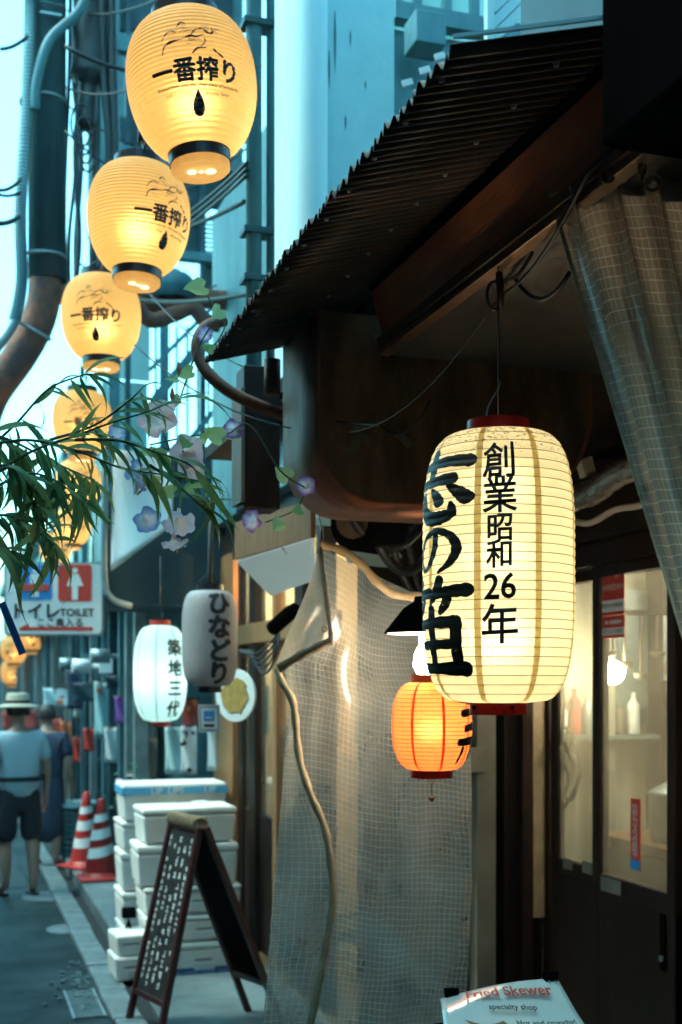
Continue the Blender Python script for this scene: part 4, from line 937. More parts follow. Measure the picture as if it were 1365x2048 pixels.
FUE = [([(.22,1.04),(.14,.9),(.03,.78)], [1.1,1,.4]), ([(.14,.90),(.28,.91),(.46,.92)], [.8,1,1]), ([(.30,.9),(.28,.8),(.22,.70)], [.8,1,.6]),
       ([(.64,1.05),(.58,.92),(.48,.80)], [1.1,1.1,.4]), ([(.58,.90),(.78,.92),(1.0,.93)], [.9,1.1,1.3]), ([(.76,.9),(.74,.8),(.66,.70)], [1,1.1,.7]),
       ([(.14,.56),(.14,.3),(.15,.06)], [1,1.1,1]), ([(.14,.56),(.5,.575),(.84,.58)], [.9,1,1.2]), ([(.86,.58),(.86,.3),(.88,.06)], [1.3,1.1,1.2]),
       ([(.2,.32),(.5,.33),(.82,.33)], [.8,.9,.9]), ([(.14,.06),(.5,.06),(.96,.05)], [1,1,1.4]), ([(.5,.72),(.5,.4),(.5,.08)], [1.1,1,1])]
for S, p0, p1, wdt in ((SHI,893,1032,.205), (NO,1048,1142,.155), (FUE,1166,1346,.205)):
    h = (p1-p0)/FPX*2.5; b_ = brush(S, .15 if S is SHI else .135 if S is NO else .125); vs = [((x-1)*wdt, (y-.5)*h) for x, y in b_[0]]
    wrap(big, vs, b_[1], RBIG, prof_c, R(-22.5 if wdt > .2 else -27), zbig((p0+p1)/2), inkm, .0013, 'brush_lettering', b_[2])
for z, pw in ((-.15,.36), (.02,.23), (.17,.19)): inner_light(big, z, pw, (1.0,.88,.64), .05)
# hook, cable knot and wires at the ceiling above the lantern
ck = thing('ceiling_hook', 'black cable knot and hook on the ceiling above the cream lantern', 'hook', PD(1005,560,2.56))
m = MB(); m.tube([PD(997,545,2.56)+Vector((0,0,.03)), PD(1000,570,2.56), PD(1002,615,2.56)], [.006,.009,.004], 8); m.build('knot', cable, ck)
c = PD(990,592,2.56); m = MB(); m.tube([(c.x+.018*math.cos(a), c.y, c.z+.03*math.sin(a)) for a in [i*math.pi/8 for i in range(17)]], .0035, 6); m.build('loop', cable, ck)
m = MB(); m.tube(sag(PD(1030,555,2.6), PD(1140,545,2.4), .05), .005, 6); m.build('cable', cable, ck)
m = MB(); m.tube(sag(PD(1020,560,2.62), PD(1065,505,2.5), .01), .004, 6); m.build('cable', cable, ck)
m = MB(); m.tube(sag(PD(990,605,2.56), PD(700,865,3.06), .06, 14), .0018, 5); m.build('stay_wire', cable, ck)

# --- orange lantern
RO, HO = .114, .25
oc = PD(864, 1452, 3.42)
ol = thing('orange_lantern', 'small round glowing orange lantern hanging below the cream one', 'lantern', oc); face_cam(ol)
prof_o = lantern_profile(RO, HO, .058, 2.3, 22, .0012)
m = MB(); m.lathe(prof_o, 64); part(m, 'paper_body', paperorange, ol)
m = MB()
for i in range(1, 22):
    r, z = prof_o[i*4]; m.tube([((r+.0003)*math.cos(a), (r+.0003)*math.sin(a), z) for a in [k*2*math.pi/48 for k in range(49)]], .0007, 4, False)
part(m, 'rib_wire', darkwood, ol)
for k in range(8):
    th = R(-28+45*k); vs = []
    for (r, z) in prof_o:
        for s in (-1,1): a = th+s*.004/RO; vs.append(((r+.0008)*math.sin(a), -(r+.0008)*math.cos(a), z))
    m = MB(); m.add(vs, [(2*i,2*i+1,2*i+3,2*i+2) for i in range(len(prof_o)-1)]); part(m, 'paper_seam', seamorange, ol)
part(ring(.060, HO/2-.004, HO/2+.022), 'top_rim', orangecol, ol); part(ring(.060, -HO/2-.022, -HO/2+.004), 'bottom_rim', redm, ol)
m = MB(); m.tube([(0,0,-HO/2-.02),(0,0,-HO/2-.075)], .0012, 5); m.lathe([(.0005,-.009),(.007,-.005),(.009,0),(.007,.005),(.0005,.009)], 12, (0,0,-HO/2-.082)); m.tube([(.008*math.cos(a),0,-HO/2-.03+.01*math.sin(a)) for a in [i*math.pi/6 for i in range(13)]], .0012, 5); part(m, 'bead_pendant', rustpipe, ol)
b_ = brush([([(0,.95),(.5,.9)],[1,1]), ([(.1,.72),(.9,.78)],[1,1.2]), ([(.2,.5),(.8,.55)],[1,1]), ([(.0,.3),(.9,.34)],[1,1.3]), ([(.15,.2),(.05,.0)],[1,.6]), ([(.5,.3),(.55,.02)],[1,.6]), ([(.85,.28),(.9,.0)],[1,.6])], .11)
wrap(ol, [(x*.12, y*.19-.10) for x, y in b_[0]], b_[1], RO, prof_o, R(42), 0, inkm, .0014, 'brush_lettering', b_[2])
m = MB(); m.tube([(0,0,HO/2+.02),(0,0,HO/2+.9)], .0014, 5); part(m, 'hanging_cord', cable, ol)
inner_light(ol, -.01, .29, (1.0,.80,.55), .03)
# --- lamp with black cone shade behind the curtain, above the orange lantern
lp = PD(850, 1330, 3.52)
cl = thing('cone_lamp', 'black cone shade lamp with bright bulb in front of the clear curtain', 'lamp', lp)
m = MB(); m.lathe([(.026,.20),(.03,.185),(.06,.165),(.112,.100),(.118,.092)], 36, lp); o = m.build('shade', blackm, cl, recalc=False)
sdm = o.modifiers.new('solid','SOLIDIFY'); sdm.thickness = .003
m = MB(); m.lathe([(.110,.092),(.106,.098),(.05,.158)], 36, lp); m.build('reflector', whitem, cl, recalc=False)
m = MB(); m.lathe([(.0005,-.03),(.022,-.025),(.034,.0),(.03,.03),(.016,.06),(.016,.11)], 18, lp); m.build('bulb', emit('bulb_white', (1.0,.88,.66), 30), cl)
m = MB(); m.tube([lp+Vector((0,0,.19)), Vector((lp.x,lp.y,2.74))], .005, 6); m.build('cord', cable, cl)
lamp_point('bulb_light', lp+Vector((0,0,-.055)), 2.8, (1.0,.74,.42), .06, cl)

# --- grey lantern (unlit) and white lantern (lit)
RG, HG = .135, .47
gl_ = thing('grey_lantern', 'unlit grey lantern with black hiragana hanging beside the white one', 'lantern', PD(420,1277,5.9)); face_cam(gl_, .12)
prof_g = lantern_profile(RG, HG, .06, 3.4, 34, .0025)
m = MB(); m.lathe(prof_g, 64); part(m, 'paper_body', papergrey, gl_)
part(ring(.066, HG/2-.004, HG/2+.03), 'top_rim', collarblack, gl_); part(ring(.058, -HG/2-.03, -HG/2+.004), 'bottom_rim', collarblack, gl_)
for k, ch in enumerate('ひなどり'):
    vs, fs = glyphs(ch, .118, .0062); vs = [(x*1.05, y, l_) for x, y, l_ in vs]; vs, fs = cut2d(vs, fs, .015, .006); wrap(gl_, vs, fs, RG, prof_g, R(14), .165-.112*k, blackprint)
m = MB(); m.tube([(0,0,HG/2),(0,0,HG/2+.05),(.01,0,HG/2+.5)], .012, 8); m.tube([(-.06,0,HG/2+.03),(0,0,HG/2+.09),(.06,0,HG/2+.03)], .004, 6); part(m, 'hanger', darkwood, gl_)
RW, HW = .155, .56
wl = thing('white_lantern', 'glowing white lantern with thin red rims and black kanji', 'lantern', PD(321,1347,7.0)); face_cam(wl, .05)
prof_w = lantern_profile(RW, HW, .055, 2.7, 14, .0008)
m = MB(); m.lathe(prof_w, 64); part(m, 'paper_body', papercyan, wl)
for k in range(8):
    th = R(-12+45*k); vs = []
    for (r, z) in prof_w:
        for s in (-1,1): a = th+s*.003/RW; vs.append(((r+.0012)*math.sin(a), -(r+.0012)*math.cos(a), z))
    m = MB(); m.add(vs, [(2*i,2*i+1,2*i+3,2*i+2) for i in range(len(prof_w)-1)]); part(m, 'paper_seam', tealmid, wl)
part(ring(.058, HW/2-.004, HW/2+.03), 'top_rim', redplastic, wl); part(ring(.055, -HW/2-.03, -HW/2+.004), 'bottom_rim', redplastic, wl)
for k, ch in enumerate('築地三代'):
    vs, fs = glyphs(ch, .098, .0034); vs, fs = cut2d(vs, fs, .02, .02); wrap(wl, vs, fs, RW, prof_w, R(31), .150-.118*k, blackprint, .0016)
m = MB(); m.tube([(0,0,HW/2),(0,0,HW/2+.4)], .003, 6); part(m, 'hanger', cable, wl)
inner_light(wl, -.02, .5, (.80,1.0,.97), .05)
# placard below the grey lantern, and round plate sign behind it
pc = thing('small_placard', 'small white placard with blue symbol hanging under the grey lantern', 'placard', PD(420,1437,5.85))
c = PD(419,1437,5.85); U2 = RGT; V2 = Vector((-.02,0,1)).normalized(); Nn = U2.cross(V2)
def card(par, c, w_, h_, mt, name, lift=0, th=.003, U=U2, V=V2):
    m = MB(); N = U.cross(V); m.obox(c + N*lift, U*(w_/2), V*(h_/2), N*(th/2)); return m.build(name, mt, par)
card(pc, c, .105, .135, whitem, 'card'); card(pc, c, .092, .120, steel, 'border', .0025, .001); card(pc, c, .080, .106, whitem, 'field', .0035, .001); card(pc, c+Vector((0,0,.012)), .052, .05, blueprint, 'blue_square', .0045, .001)
card(pc, c+Vector((0,0,.004)), .03, .006, whitem, 'white_bar', .0055, .001); card(pc, c-Vector((0,0,.034)), .05, .014, blackprint, 'caption_bar', .0045, .001)
m = MB(); m.tube([c+Vector((0,0,.066)), PD(420,1392,5.88)], .002, 5); m.build('string', cable, pc)
rp_ = thing('round_plate_sign', 'round white plate sign with ochre picture beside the grey lantern', 'sign', PD(470,1390,6.3))
c = PD(470,1391,6.3); Un = Vector((.45,-.89,0)).normalized(); Vn = Vector((0,0,1)); Nr = Un.cross(Vn)
m = MB(); m.prism([c + Un*.16*math.cos(a) + Vn*.138*math.sin(a) for a in [i*math.pi/18 for i in range(36)]], -Nr*.012); m.build('plate', whitem, rp_)
rn = random.Random(9); m = MB()
m.prism([c + Nr*.004 + Un*.13*(.75+.25*rn.random())*math.cos(a) + Vn*.112*(.75+.25*rn.random())*math.sin(a) for a in [i*math.pi/14 for i in range(28)]], -Nr*.003); m.build('ochre_picture', brownprint, rp_)

# =================================================================== clear vinyl curtain with hem, hanging at the end of the shop
cu = thing('clear_curtain', 'clear netted vinyl curtain with a folded corner hanging beside the orange lantern', 'curtain', PD(640,1085,3.75))
LEFT = [(1085,638),(1130,622),(1200,600),(1270,575),(1330,556),(1400,582),(1500,572),(1600,565),(1750,551),(1900,540),(2048,528),(2160,520)]
RIGHT = [(1085,642),(1110,705),(1150,752),(1180,800),(1195,850),(1270,900),(1400,938),(1500,942),(1600,944),(1750,945),(1900,938),(2048,932),(2160,928)]
def at_y(tab, y):
    for (a, xa), (b, xb_) in zip(tab, tab[1:]):
        if a <= y <= b: return lerp(xa, xb_, (y-a)/(b-a))
    return tab[-1][1] if y > tab[-1][0] else tab[0][1]
UVS = []
def cur(u, v):
    ytop = 1085 + (1195-1085)*min(1, u*1.05)**.8; y = lerp(ytop, 2160, v)
    # rows follow the sagging top edge first and flatten out lower down
    L = at_y(LEFT, max(1085, y if u > .3 else lerp(1085, y, 1))); Rr = at_y(RIGHT, max(y, 1196)) if y > 1196 else 944
    Lt = 640; xt = lerp(640, 860, u)
    k = min(1, v*3.2); k = k*k*(3-2*k)
    x = lerp(xt, lerp(at_y(LEFT, y), at_y(RIGHT, max(y,1280)), u), k)
    d = lerp(3.75, 4.08, u)
    fold = .052*min(1, v*4)*math.sin(u*8.5+.6+v*1.1+.9*math.sin(u*3+v*2)) + .007*math.sin(u*23+v*5+2*math.sin(v*4))*min(1,v*5)
    diag = -.022*abs(math.sin((v*4.6 - u*1.5)*3.4))**6*max(0, min(1,(v-.5)*5))*min(1,u*5)*min(1,(1-u)*5)
    UVS.append((u*.86 + .012*math.sin(v*7), v*1.75 + .012*math.sin(u*9)))
    w1 = noise.noise(Vector((u*6+v*2.5, v*5, 3)))*.012 + noise.noise(Vector((u*12, v*7+u*5, 9)))*.0045 + noise.noise(Vector((u*24, v*16, 5)))*.001
    return PD(x, y, d + fold + diag + w1*min(1, v*6))
NU, NV = 150, 190
m = MB(); m.grid(cur, NU, NV); sh = m.build('vinyl_sheet', vinylm, cu, recalc=False)
def set_uv(o, uvs):
    lay = o.data.uv_layers.new(name='UVMap'); 
    for lp_ in o.data.loops: lay.data[lp_.index].uv = uvs[lp_.vertex_index]
set_uv(sh, UVS)
def strip(path, w0, nm, mt, par, d_off=-.012, dfn=None, wave=0):
    """flat band along a pixel path, at the curtain's depth"""
    P = smooth_pts([Vector((x, y, d)) for x, y, d in path], 8); n = len(P); vs = []
    for i, p in enumerate(P):
        t = (P[min(i+1,n-1)]-P[max(i-1,0)]); t.z = 0; t.normalize(); nn = Vector((-t.y, t.x, 0))
        wd = w0*(1+.12*math.sin(i*.9))
        for s in (-1, 0, 1):
            q = p + nn*(wd/2*s); vs.append(PD(q.x, q.y, q.z + d_off - (.0012 if s == 0 else 0) + wave*math.sin(i*1.1)))
    mm = MB(); mm.add(vs, [(3*i+k,3*i+k+1,3*i+k+4,3*i+k+3) for i in range(n-1) for k in (0,1)], True); o = mm.build(nm, mt, par, recalc=False)
    s = o.modifiers.new('solid','SOLIDIFY'); s.thickness = .0012; s.offset = 0; return o
strip([(641,1088,3.74),(680,1100,3.76),(720,1125,3.78),(755,1165,3.80),(795,1190,3.83),(850,1192,3.88),(880,1185,3.9)], 17, 'top_hem', hemm, cu, -.02)
strip([(556,1335,3.60),(562,1360,3.59),(585,1400,3.58),(592,1450,3.58),(600,1520,3.58),(622,1590,3.57),(648,1650,3.57),(660,1710,3.57),(666,1780,3.57),(662,1840,3.57),(650,1900,3.57),(638,1970,3.57),(622,2048,3.57),(612,2120,3.57)], 15, 'side_hem', hemm, cu, -.02)
# second layer between the hem and the left margin
UVS = []
def cur2(u, v):
    y = lerp(1340, 2130, v); xl = at_y(LEFT, y)
    H = [(1335,556),(1360,562),(1400,585),(1450,592),(1520,600),(1590,622),(1650,648),(1710,660),(1780,666),(1840,662),(1900,650),(1970,638),(2048,622),(2130,610)]
    x = lerp(xl-2, at_y(H, y), u); UVS.append((u*.16, v*1.3)); return PD(x, y, 3.62 - .03*u + .018*math.sin(v*9+u*3))
m = MB(); m.grid(cur2, 14, 60); o = m.build('vinyl_sheet', vinylm, cu, recalc=False); set_uv(o, UVS)
UVS = []
FL = [PD(640,1088,3.66), PD(664,1285,3.55), PD(556,1336,3.56)]
def flap(u, v):
    a = FL[0].lerp(FL[1], v); b = FL[0].lerp(FL[2], v); p = a.lerp(b, u); UVS.append((u*.2*v, v*.3)); return p + RGT*(.008*math.sin(v*5)*u) - FWD*(.02*math.sin(u*3.1)*v)
m = MB(); m.grid(flap, 10, 14); o = m.build('folded_corner', vinylflap, cu, recalc=False); set_uv(o, UVS)
strip([(557,1338,3.56),(600,1312,3.54),(640,1292,3.53),(666,1281,3.53)], 17, 'corner_hem', hemdark, cu, -.012)
strip([(640,1095,3.66),(648,1160,3.62),(656,1220,3.58),(664,1283,3.54)], 9, 'corner_seam', hemdark, cu, -.008)
c = PD(650,1258,3.525); m = MB(); m.tube([c + RGT*.008*math.cos(a) + Vector((0,0,.008*math.sin(a))) for a in [i*math.pi/8 for i in range(17)]], .0022, 6); m.build('grommet', brass, cu)
m = MB(); m.tube([PD(643,1095,3.72), PD(644,1070,3.72), PD(640,1040,3.74)], .004, 6); m.tube([PD(640,1040,3.74), PD(636,960,3.8)], .002, 5); m.build('hook', brass, cu)
# bright scuffed creases on the lower sheet are real folds; a few mended tape strips
# --- gathered curtain at the right margin
cg = thing('gathered_curtain', 'gathered clear netted curtain hanging in tubes from the shutter box', 'curtain', PX(1230,350,1.12))
UVS = []
def gat(u, v):
    y = lerp(lerp(388,336,min(1,u*2.2)) if u < .45 else lerp(336,358,(u-.45)/.55), 1330, v)
    xl = lerp(1096, 1380, v); wid = lerp(300, 190, v); x = xl + wid*u
    a = u*2*math.pi*3.5
    d = lerp(2.26, 1.95, v) - .14*u + .034*math.cos(a)*(1-.35*v)
    x += 13*math.sin(a*1.0)*(1-.4*v)
    UVS.append((u*.95, v*1.0)); return PD(x, y, d)
m = MB(); m.grid(gat, 120, 60); o = m.build('vinyl_sheet', vinylroll, cg, recalc=False); set_uv(o, UVS)
UVS = []
def gat2(u, v):
    p = Vector(gat(u, v*.055)); return p - FWD*.004
tmp = UVS; m = MB(); m.grid(gat2, 120, 4); o = m.build('top_hem', mat('pale_hem', (.74,.72,.66), .35, (.58,.55,.5), 14), cg, recalc=False)
UVS = []
def gat3(u, v): return Vector(gat(u*.014, v)) - FWD*.003
m = MB(); m.grid(gat3, 2, 60); m.build('side_hem', hemm, cg, recalc=False)
for px, py in ((1304,368),(1215,352)):
    c = PD(px, py, 1.98 if px > 1250 else 2.08); m = MB(); m.tube([c + RGT*.011*math.cos(a) + Vector((0,0,.011*math.sin(a))) for a in [i*math.pi/8 for i in range(17)]], .003, 6); m.build('grommet', brass, cg)
m = MB()
for k in range(6):
    c = PD(1286-k*1.5, 350-k*12, 2.03); m.tube([c + (RGT if k % 2 else FWD)*.006*math.cos(a) + Vector((0,0,.010*math.sin(a))) for a in [i*math.pi/6 for i in range(13)]], .002, 5)
m.build('chain', brass, cg)

# =================================================================== menu stand "Fried Skewer"
mn = thing('menu_stand', 'laminated white menu with red heading clipped to a stand at the bottom', 'menu', PD(1040,2060,2.25))
def mp_(u, v):                                       # u across, v from the back edge toward the viewer
    a = PD(880, 1998, 2.25).lerp(PD(1115, 1965, 2.25), u); f = PD(895, 2110, 2.0).lerp(PD(1215, 2080, 2.0), u)
    p = a.lerp(f, v); return p + Vector((0,0,.012*math.sin(v*4+u*2.5) - .02*u*v*v))
m = MB(); m.grid(mp_, 24, 24); o = m.build('menu_sheet', mat('laminate', (.72,.70,.66), .12, (.66,.64,.6), 8), mn, recalc=False); s = o.modifiers.new('solid','SOLIDIFY'); s.thickness = .001; s.offset = 0
def on_menu(s_, size, u0, v0, mt, offs, U_w, V_w, bend=True):
    vs, fs = glyphs(s_, size, offs); vs, fs = cut2d(vs, fs, .02, .02); m = MB(); out = []
    for x, y, l_ in vs:
        u = u0 + x/U_w; v = v0 - y/V_w; out.append(Vector(mp_(u, v)) + Vector((0,-.002,.009+l_*.0001)))
    m.add(out, fs); m.build('lettering', mt, mn, recalc=False)
on_menu('Fried Skewer', .030, .53, .20, redprint, .0009, .235, .17)
on_menu('specialty shop', .015, .52, .42, blackprint, .0003, .235, .17)
on_menu('Hot and crunchy!', .014, .72, .60, blackprint, .0003, .235, .17)
m = MB(); m.grid(lambda u, v: Vector(mp_(.02+.96*u, .78+.2*v)) + Vector((0,-.001,.002)), 12, 4); m.build('red_band', redprint, mn, recalc=False)
m = MB(); m.grid(lambda u, v: Vector(mp_(.15+.28*u+.1*v, .52+.16*v+.06*math.sin(u*3))) + Vector((0,-.001,.0024)), 8, 3); m.build('skewer_picture', wood, mn, recalc=False)
for u in (.09, .93):
    c = Vector(mp_(u, 0)); cp_ = MB(); cp_.prism([c+RGT*x+Vector((0,0,z)) for x, z in ((-.011,-.004),(.011,-.004),(.013,.016),(-.013,.016))], (0,-.012,0)); k = cp_.build('binder_clip', blackm, mn, .001)
    m = MB(); m.tube([c+RGT*-.006+Vector((0,-.012,.0)), c+RGT*-.008+Vector((0,-.03,-.012)), c+RGT*.004+Vector((0,-.034,-.014)), c+RGT*.006+Vector((0,-.012,0))], .0012, 5); m.build('wire_arm', steel, k)
b0 = Vector(mp_(.5,.5)); MB().box(b0.x-.10, b0.x+.10, b0.y-.02, b0.y+.12, .03, b0.z-.03).build('stand_body', blackm, mn)

# =================================================================== A-frame chalkboard
ab = thing('chalkboard_sign', 'folding chalkboard sign with wine frame and rope at the top', 'sign', PZ(345,2040,0))
FLc = [PD(345,1642,6.15), PD(408,1655,5.85), PD(322,2062,5.9), PD(258,2062,6.2)]     # top-left, top-right, bottom-right, bottom-left (front panel)
TL, TR = FLc[0], PD(400,1655,5.9); BL = PZ(256,2050,.0); BR = PZ(318,2085,.0)
def fp(u, v): return (TL.lerp(BL, v)).lerp(TR.lerp(BR, v), u)
Nf = (TR-TL).cross(BL-TL).normalized(); Nf = -Nf if Nf.dot(ORG-TL) < 0 else Nf
for a, b in (((0,0),(0,1)), ((1,0),(1,1))): MB().bar(fp(*a), fp(*b), .03, .032, up=Nf).build('frame_leg', boardframe, ab, .003)
for v in (.012, .83): MB().bar(fp(.03,v), fp(.97,v), .028, .026, up=Nf).build('frame_rail', boardframe, ab, .003)
m = MB(); m.prism([fp(.03,.03)+Nf*.004, fp(.97,.03)+Nf*.004, fp(.97,.82)+Nf*.004, fp(.03,.82)+Nf*.004], -Nf*.01); m.build('writing_panel', boardm, ab)
rn = random.Random(21); m = MB()
for col in range(5):
    u = .86 - col*.18; v = .06 + .04*(col % 2)
    while v < (.78 if col else .7):
        hgt = rn.uniform(.022, .04)*(1.25 if col in (1, 2) else .8); wd = .05 if col in (1, 2) else .035
        if rn.random() < .86:
            for s in range(rn.randint(3, 6)):
                a = (u-wd*rn.uniform(.3,1), v+rn.uniform(0,hgt)) if s % 2 == 0 else (u+rn.uniform(-.7,.7)*wd, v+rn.uniform(0,.3)*hgt)
                b = (u+wd*rn.uniform(.3,1), a[1]-rn.uniform(0,.004)) if s % 2 == 0 else (a[0]+rn.uniform(-.25,.25)*wd, v+hgt*rn.uniform(.7,1.0))
                m.bar(fp(*a)+Nf*.006, fp(*b)+Nf*.006, .004, .0012, up=Nf)
        v += hgt*1.35
tag(m.build('chalk_writing', chalk, ab, recalc=False), kind='stuff')
off = Vector((.50,-.02,0)); bTL, bTR = TL+Vector((.025,0,.0)), TR+Vector((.03,0,0)); bBL = Vector((TL.x+.40, TL.y+.0, .03)); bBR = Vector((TR.x+.42, TR.y, .03))
def bp(u, v): return (bTL.lerp(bBL, v)).lerp(bTR.lerp(bBR, v), u)
Nb = (bTR-bTL).cross(bBL-bTL).normalized()
for a, b in (((0,0),(0,1)), ((1,0),(1,1))): MB().bar(bp(*a), bp(*b), .03, .032, up=Nb).build('frame_leg', boardframe, ab, .003)
m = MB(); m.prism([bp(.03,.03), bp(.97,.03), bp(.97,.78), bp(.03,.78)], Nb*.008); m.build('back_panel', blackm, ab)
for v in (.012,.79): MB().bar(bp(.03,v), bp(.97,v), .028, .026, up=Nb).build('frame_rail', boardframe, ab, .003)
m = MB()
for k in range(9):
    a = TL.lerp(TR, (k+.2)/9) + Vector((.012,0,.0)); pts = [a + Vector((.034*math.cos(x)*1.1, .012*k*0, .030*math.sin(x)+.012)) for x in [i*math.pi/8 for i in range(17)]]; m.tube(pts, .0085, 7)
m.build('rope_wrap', ropem, ab)

# =================================================================== foam boxes, crates
def foam_box(x, y, z, w_, dpt, h, label, rz=0.0, tape=False, lid=True):
    t = thing('foam_box', label, 'box', (x, y, z), 'white foam boxes stacked by the chalkboard')
    hb = h*(.78 if lid else 1)
    m = MB(); tp = .012; m.add([(-w_/2+tp,-dpt/2+tp,0),(w_/2-tp,-dpt/2+tp,0),(w_/2-tp,dpt/2-tp,0),(-w_/2+tp,dpt/2-tp,0),(-w_/2,-dpt/2,hb),(w_/2,-dpt/2,hb),(w_/2,dpt/2,hb),(-w_/2,dpt/2,hb)],
              [(0,3,2,1),(4,5,6,7),(0,1,5,4),(1,2,6,5),(2,3,7,6),(3,0,4,7)])
    o = m.build('box_body', styro, None, .014); o.parent = t
    if lid:
        o = MB().box(-w_/2-.004, w_/2+.004, -dpt/2-.004, dpt/2+.004, hb+.003, h-.004).build('lid', styro, None, .014); o.parent = t
    if tape:
        m = MB(); e = .0062; m.box(-w_/2-e, w_/2+e, -dpt/2-e, dpt/2+e, h*.70, h*.90); o = m.build('tape_band', bluetape, None); o.parent = t
        for xx, s_ in ((-.12,'LIP'),(.0,'LIPS'),(.22,'LIP')):
            vs, fs = glyphs(s_, .06, .001); mm = MB(); mm.add([(xx+a, -dpt/2-e-.002-.0001*l_, h*.8+b) for a, b, l_ in vs], fs); o = mm.build('lettering', whitem, None, recalc=False); o.parent = t
    rn_ = random.Random(int(x*1e4+z*1e3))
    m = MB(); xh = rn_.uniform(-.1,.1)*w_; m.box(xh-.05, xh+.05, -dpt/2-.0015+.006, -dpt/2+.02, hb*.55, hb*.68); o = m.build('hand_slot', greyprint if rn_.random() < .3 else woodgrey, None); o.parent = t
    if rn_.random() < .6:
        m = MB(); m.box(-w_*.1+xh, w_*.12+xh, -dpt/2-.0005, -dpt/2+.01, hb*.2, hb*.42); o = m.build('paper_label', rn_.choice((clothwhite, creamwall)), None); o.parent = t
    t.rotation_euler.z = rz; return t
Yb = 7.35; xc = lambda px, Y: PY(px, HY, Y).x
zc = lambda py, Y: PY(300, py, Y).z
# back stack (left), with blue taped box on top
foam_box(xc(350,7.6), 7.75, zc(1640,7.6), .66, .36, zc(1568,7.55)-zc(1640,7.6), 'foam box with light blue tape, topmost of the back stack', .0, True)
foam_box(xc(345,7.6), 7.78, zc(1700,7.6), .64, .38, .185, 'foam box just under the blue taped one', .02)
foam_box(xc(348,7.6), 7.78, zc(1780,7.6), .66, .38, .245, 'third foam box from the top in the back stack', -.02)
foam_box(xc(345,7.6), 7.78, zc(1850,7.6), .64, .38, .215, 'fourth foam box from the top in the back stack', .01)
foam_box(xc(350,7.6), 7.78, .112, .66, .38, zc(1850,7.6)-.115, 'lowest foam box of the back stack', .0)
# cup on the taped stack, small goods
m = MB(); c = PY(400,1612,7.3); m.lathe([(.001,-.03),(.045,-.03),(.05,.03),(.046,.03),(.042,-.025)], 20, c); tag(m.build('paper_cup', whitem), 'white paper cup standing on a foam box beside the chalkboard', 'cup')
# front stack (nearer the viewer)
yf = 7.0
foam_box(xc(382,yf), yf+.2, zc(1690,yf), .56, .34, zc(1618,yf)-zc(1690,yf), 'foam box on top of the front stack behind the rope', .03)
foam_box(xc(380,yf), yf+.2, zc(1775,yf), .60, .36, zc(1692,yf)-zc(1775,yf), 'second foam box from the top of the front stack', -.02)
foam_box(xc(388,yf), yf+.2, zc(1835,yf), .58, .36, zc(1777,yf)-zc(1835,yf), 'third foam box from the top of the front stack', .02)
foam_box(xc(392,yf), yf+.2, zc(1890,yf), .58, .36, zc(1837,yf)-zc(1890,yf), 'foam box near the bottom of the front stack', -.01)
foam_box(xc(392,yf), yf+.2, zc(1960,yf), .56, .36, zc(1892,yf)-zc(1960,yf), 'bottom foam box standing on the blue crate', .01)
foam_box(xc(262,7.0), 7.05, .035, .22, .28, .14, 'small low foam box left of the chalkboard, at the bottom', .05, lid=False)
foam_box(xc(262,7.0), 7.05, .178, .21, .26, .12, 'small foam box left of the chalkboard, on another small one', .1, lid=False)
cr = thing('blue_crate', 'dark blue plastic crate under the foam boxes behind the chalkboard', 'crate', (xc(390,yf), yf+.2, .03))
zt = zc(1962,yf)-.004; x0, x1_ = xc(390,yf)-.33, xc(390,yf)+.33
for (a, b, c_, d_) in ((x0,x1_,yf,yf+.02),(x0,x1_,yf+.40,yf+.42),(x0,x0+.02,yf+.021,yf+.399),(x1_-.02,x1_,yf+.021,yf+.399)): MB().box(a,b,c_,d_,.04,zt).build('side', bluecrate, cr, .004)
MB().box(x0+.021,x1_-.021,yf+.021,yf+.399,.04,.06).build('floor', bluecrate, cr)
for k in range(6): MB().box(x0+.05+k*.1, x0+.065+k*.1, yf-.012, yf-.001, .05, zt-.02).build('rib', bluecrate, cr)
MB().box(x0-.008, x1_+.008, yf-.014, yf-.001, zt-.019, zt).build('rim', bluecrate, cr, .003)

# =================================================================== traffic cones, waste basket
def cone():
    t = thing('traffic_cone', '', 'cone', group='traffic cones on the pavement')
    m = MB(); m.box(-.19,.19,-.19,.19,0,.025); part(m, 'base', redplastic, t, .012, True)
    m = MB(); m.lathe([(.165,.026),(.15,.05),(.14,.06)], 28); part(m, 'base', redplastic, t)
    def rz_(z): return lerp(.138, .026, (z-.06)/.60)
    zs = [.06,.20,.28,.345,.425,.485,.545,.66]
    for i in range(7):
        m = MB(); z0, z1 = zs[i], zs[i+1]; e = .0 if i % 2 == 0 else .0012; m.lathe([(rz_(z0)+e, z0), (rz_(z1)+e, z1)] + ([(.012, .668),(.001,.668)] if i == 6 else []), 28)
        o = part(m, 'cone_body' if i % 2 == 0 else 'reflective_band', redplastic if i % 2 == 0 else whitem, t)
        if i % 2: 
            for v in o.data.vertices: v.co.z += .22*v.co.x + .05*v.co.y; rr = rz_(v.co.z)+.0015; L = math.hypot(v.co.x, v.co.y); v.co.x *= rr/L; v.co.y *= rr/L
    m = MB()
    m.lathe([(rz_(.06), .06), (rz_(.66), .66)], 28); part(m, 'cone_body', redplastic, t)
    return t
c0_ = cone(); c0_.location = PZ(203,1757,.112); c0_['label'] = 'red and white traffic cone in front, nearest the foam boxes'
c1_ = copy_tree(c0_); c1_.location = PZ(182,1745,.112)+Vector((0,.35,0)); c1_.rotation_euler.z = .5; c1_['label'] = 'red and white traffic cone standing behind the other, beside the basket'
wb = thing('waste_basket', 'teal lattice waste basket with a bag liner beyond the cones', 'basket', PZ(150,1708,.112))
c = PZ(150,1708,.112); m = MB()
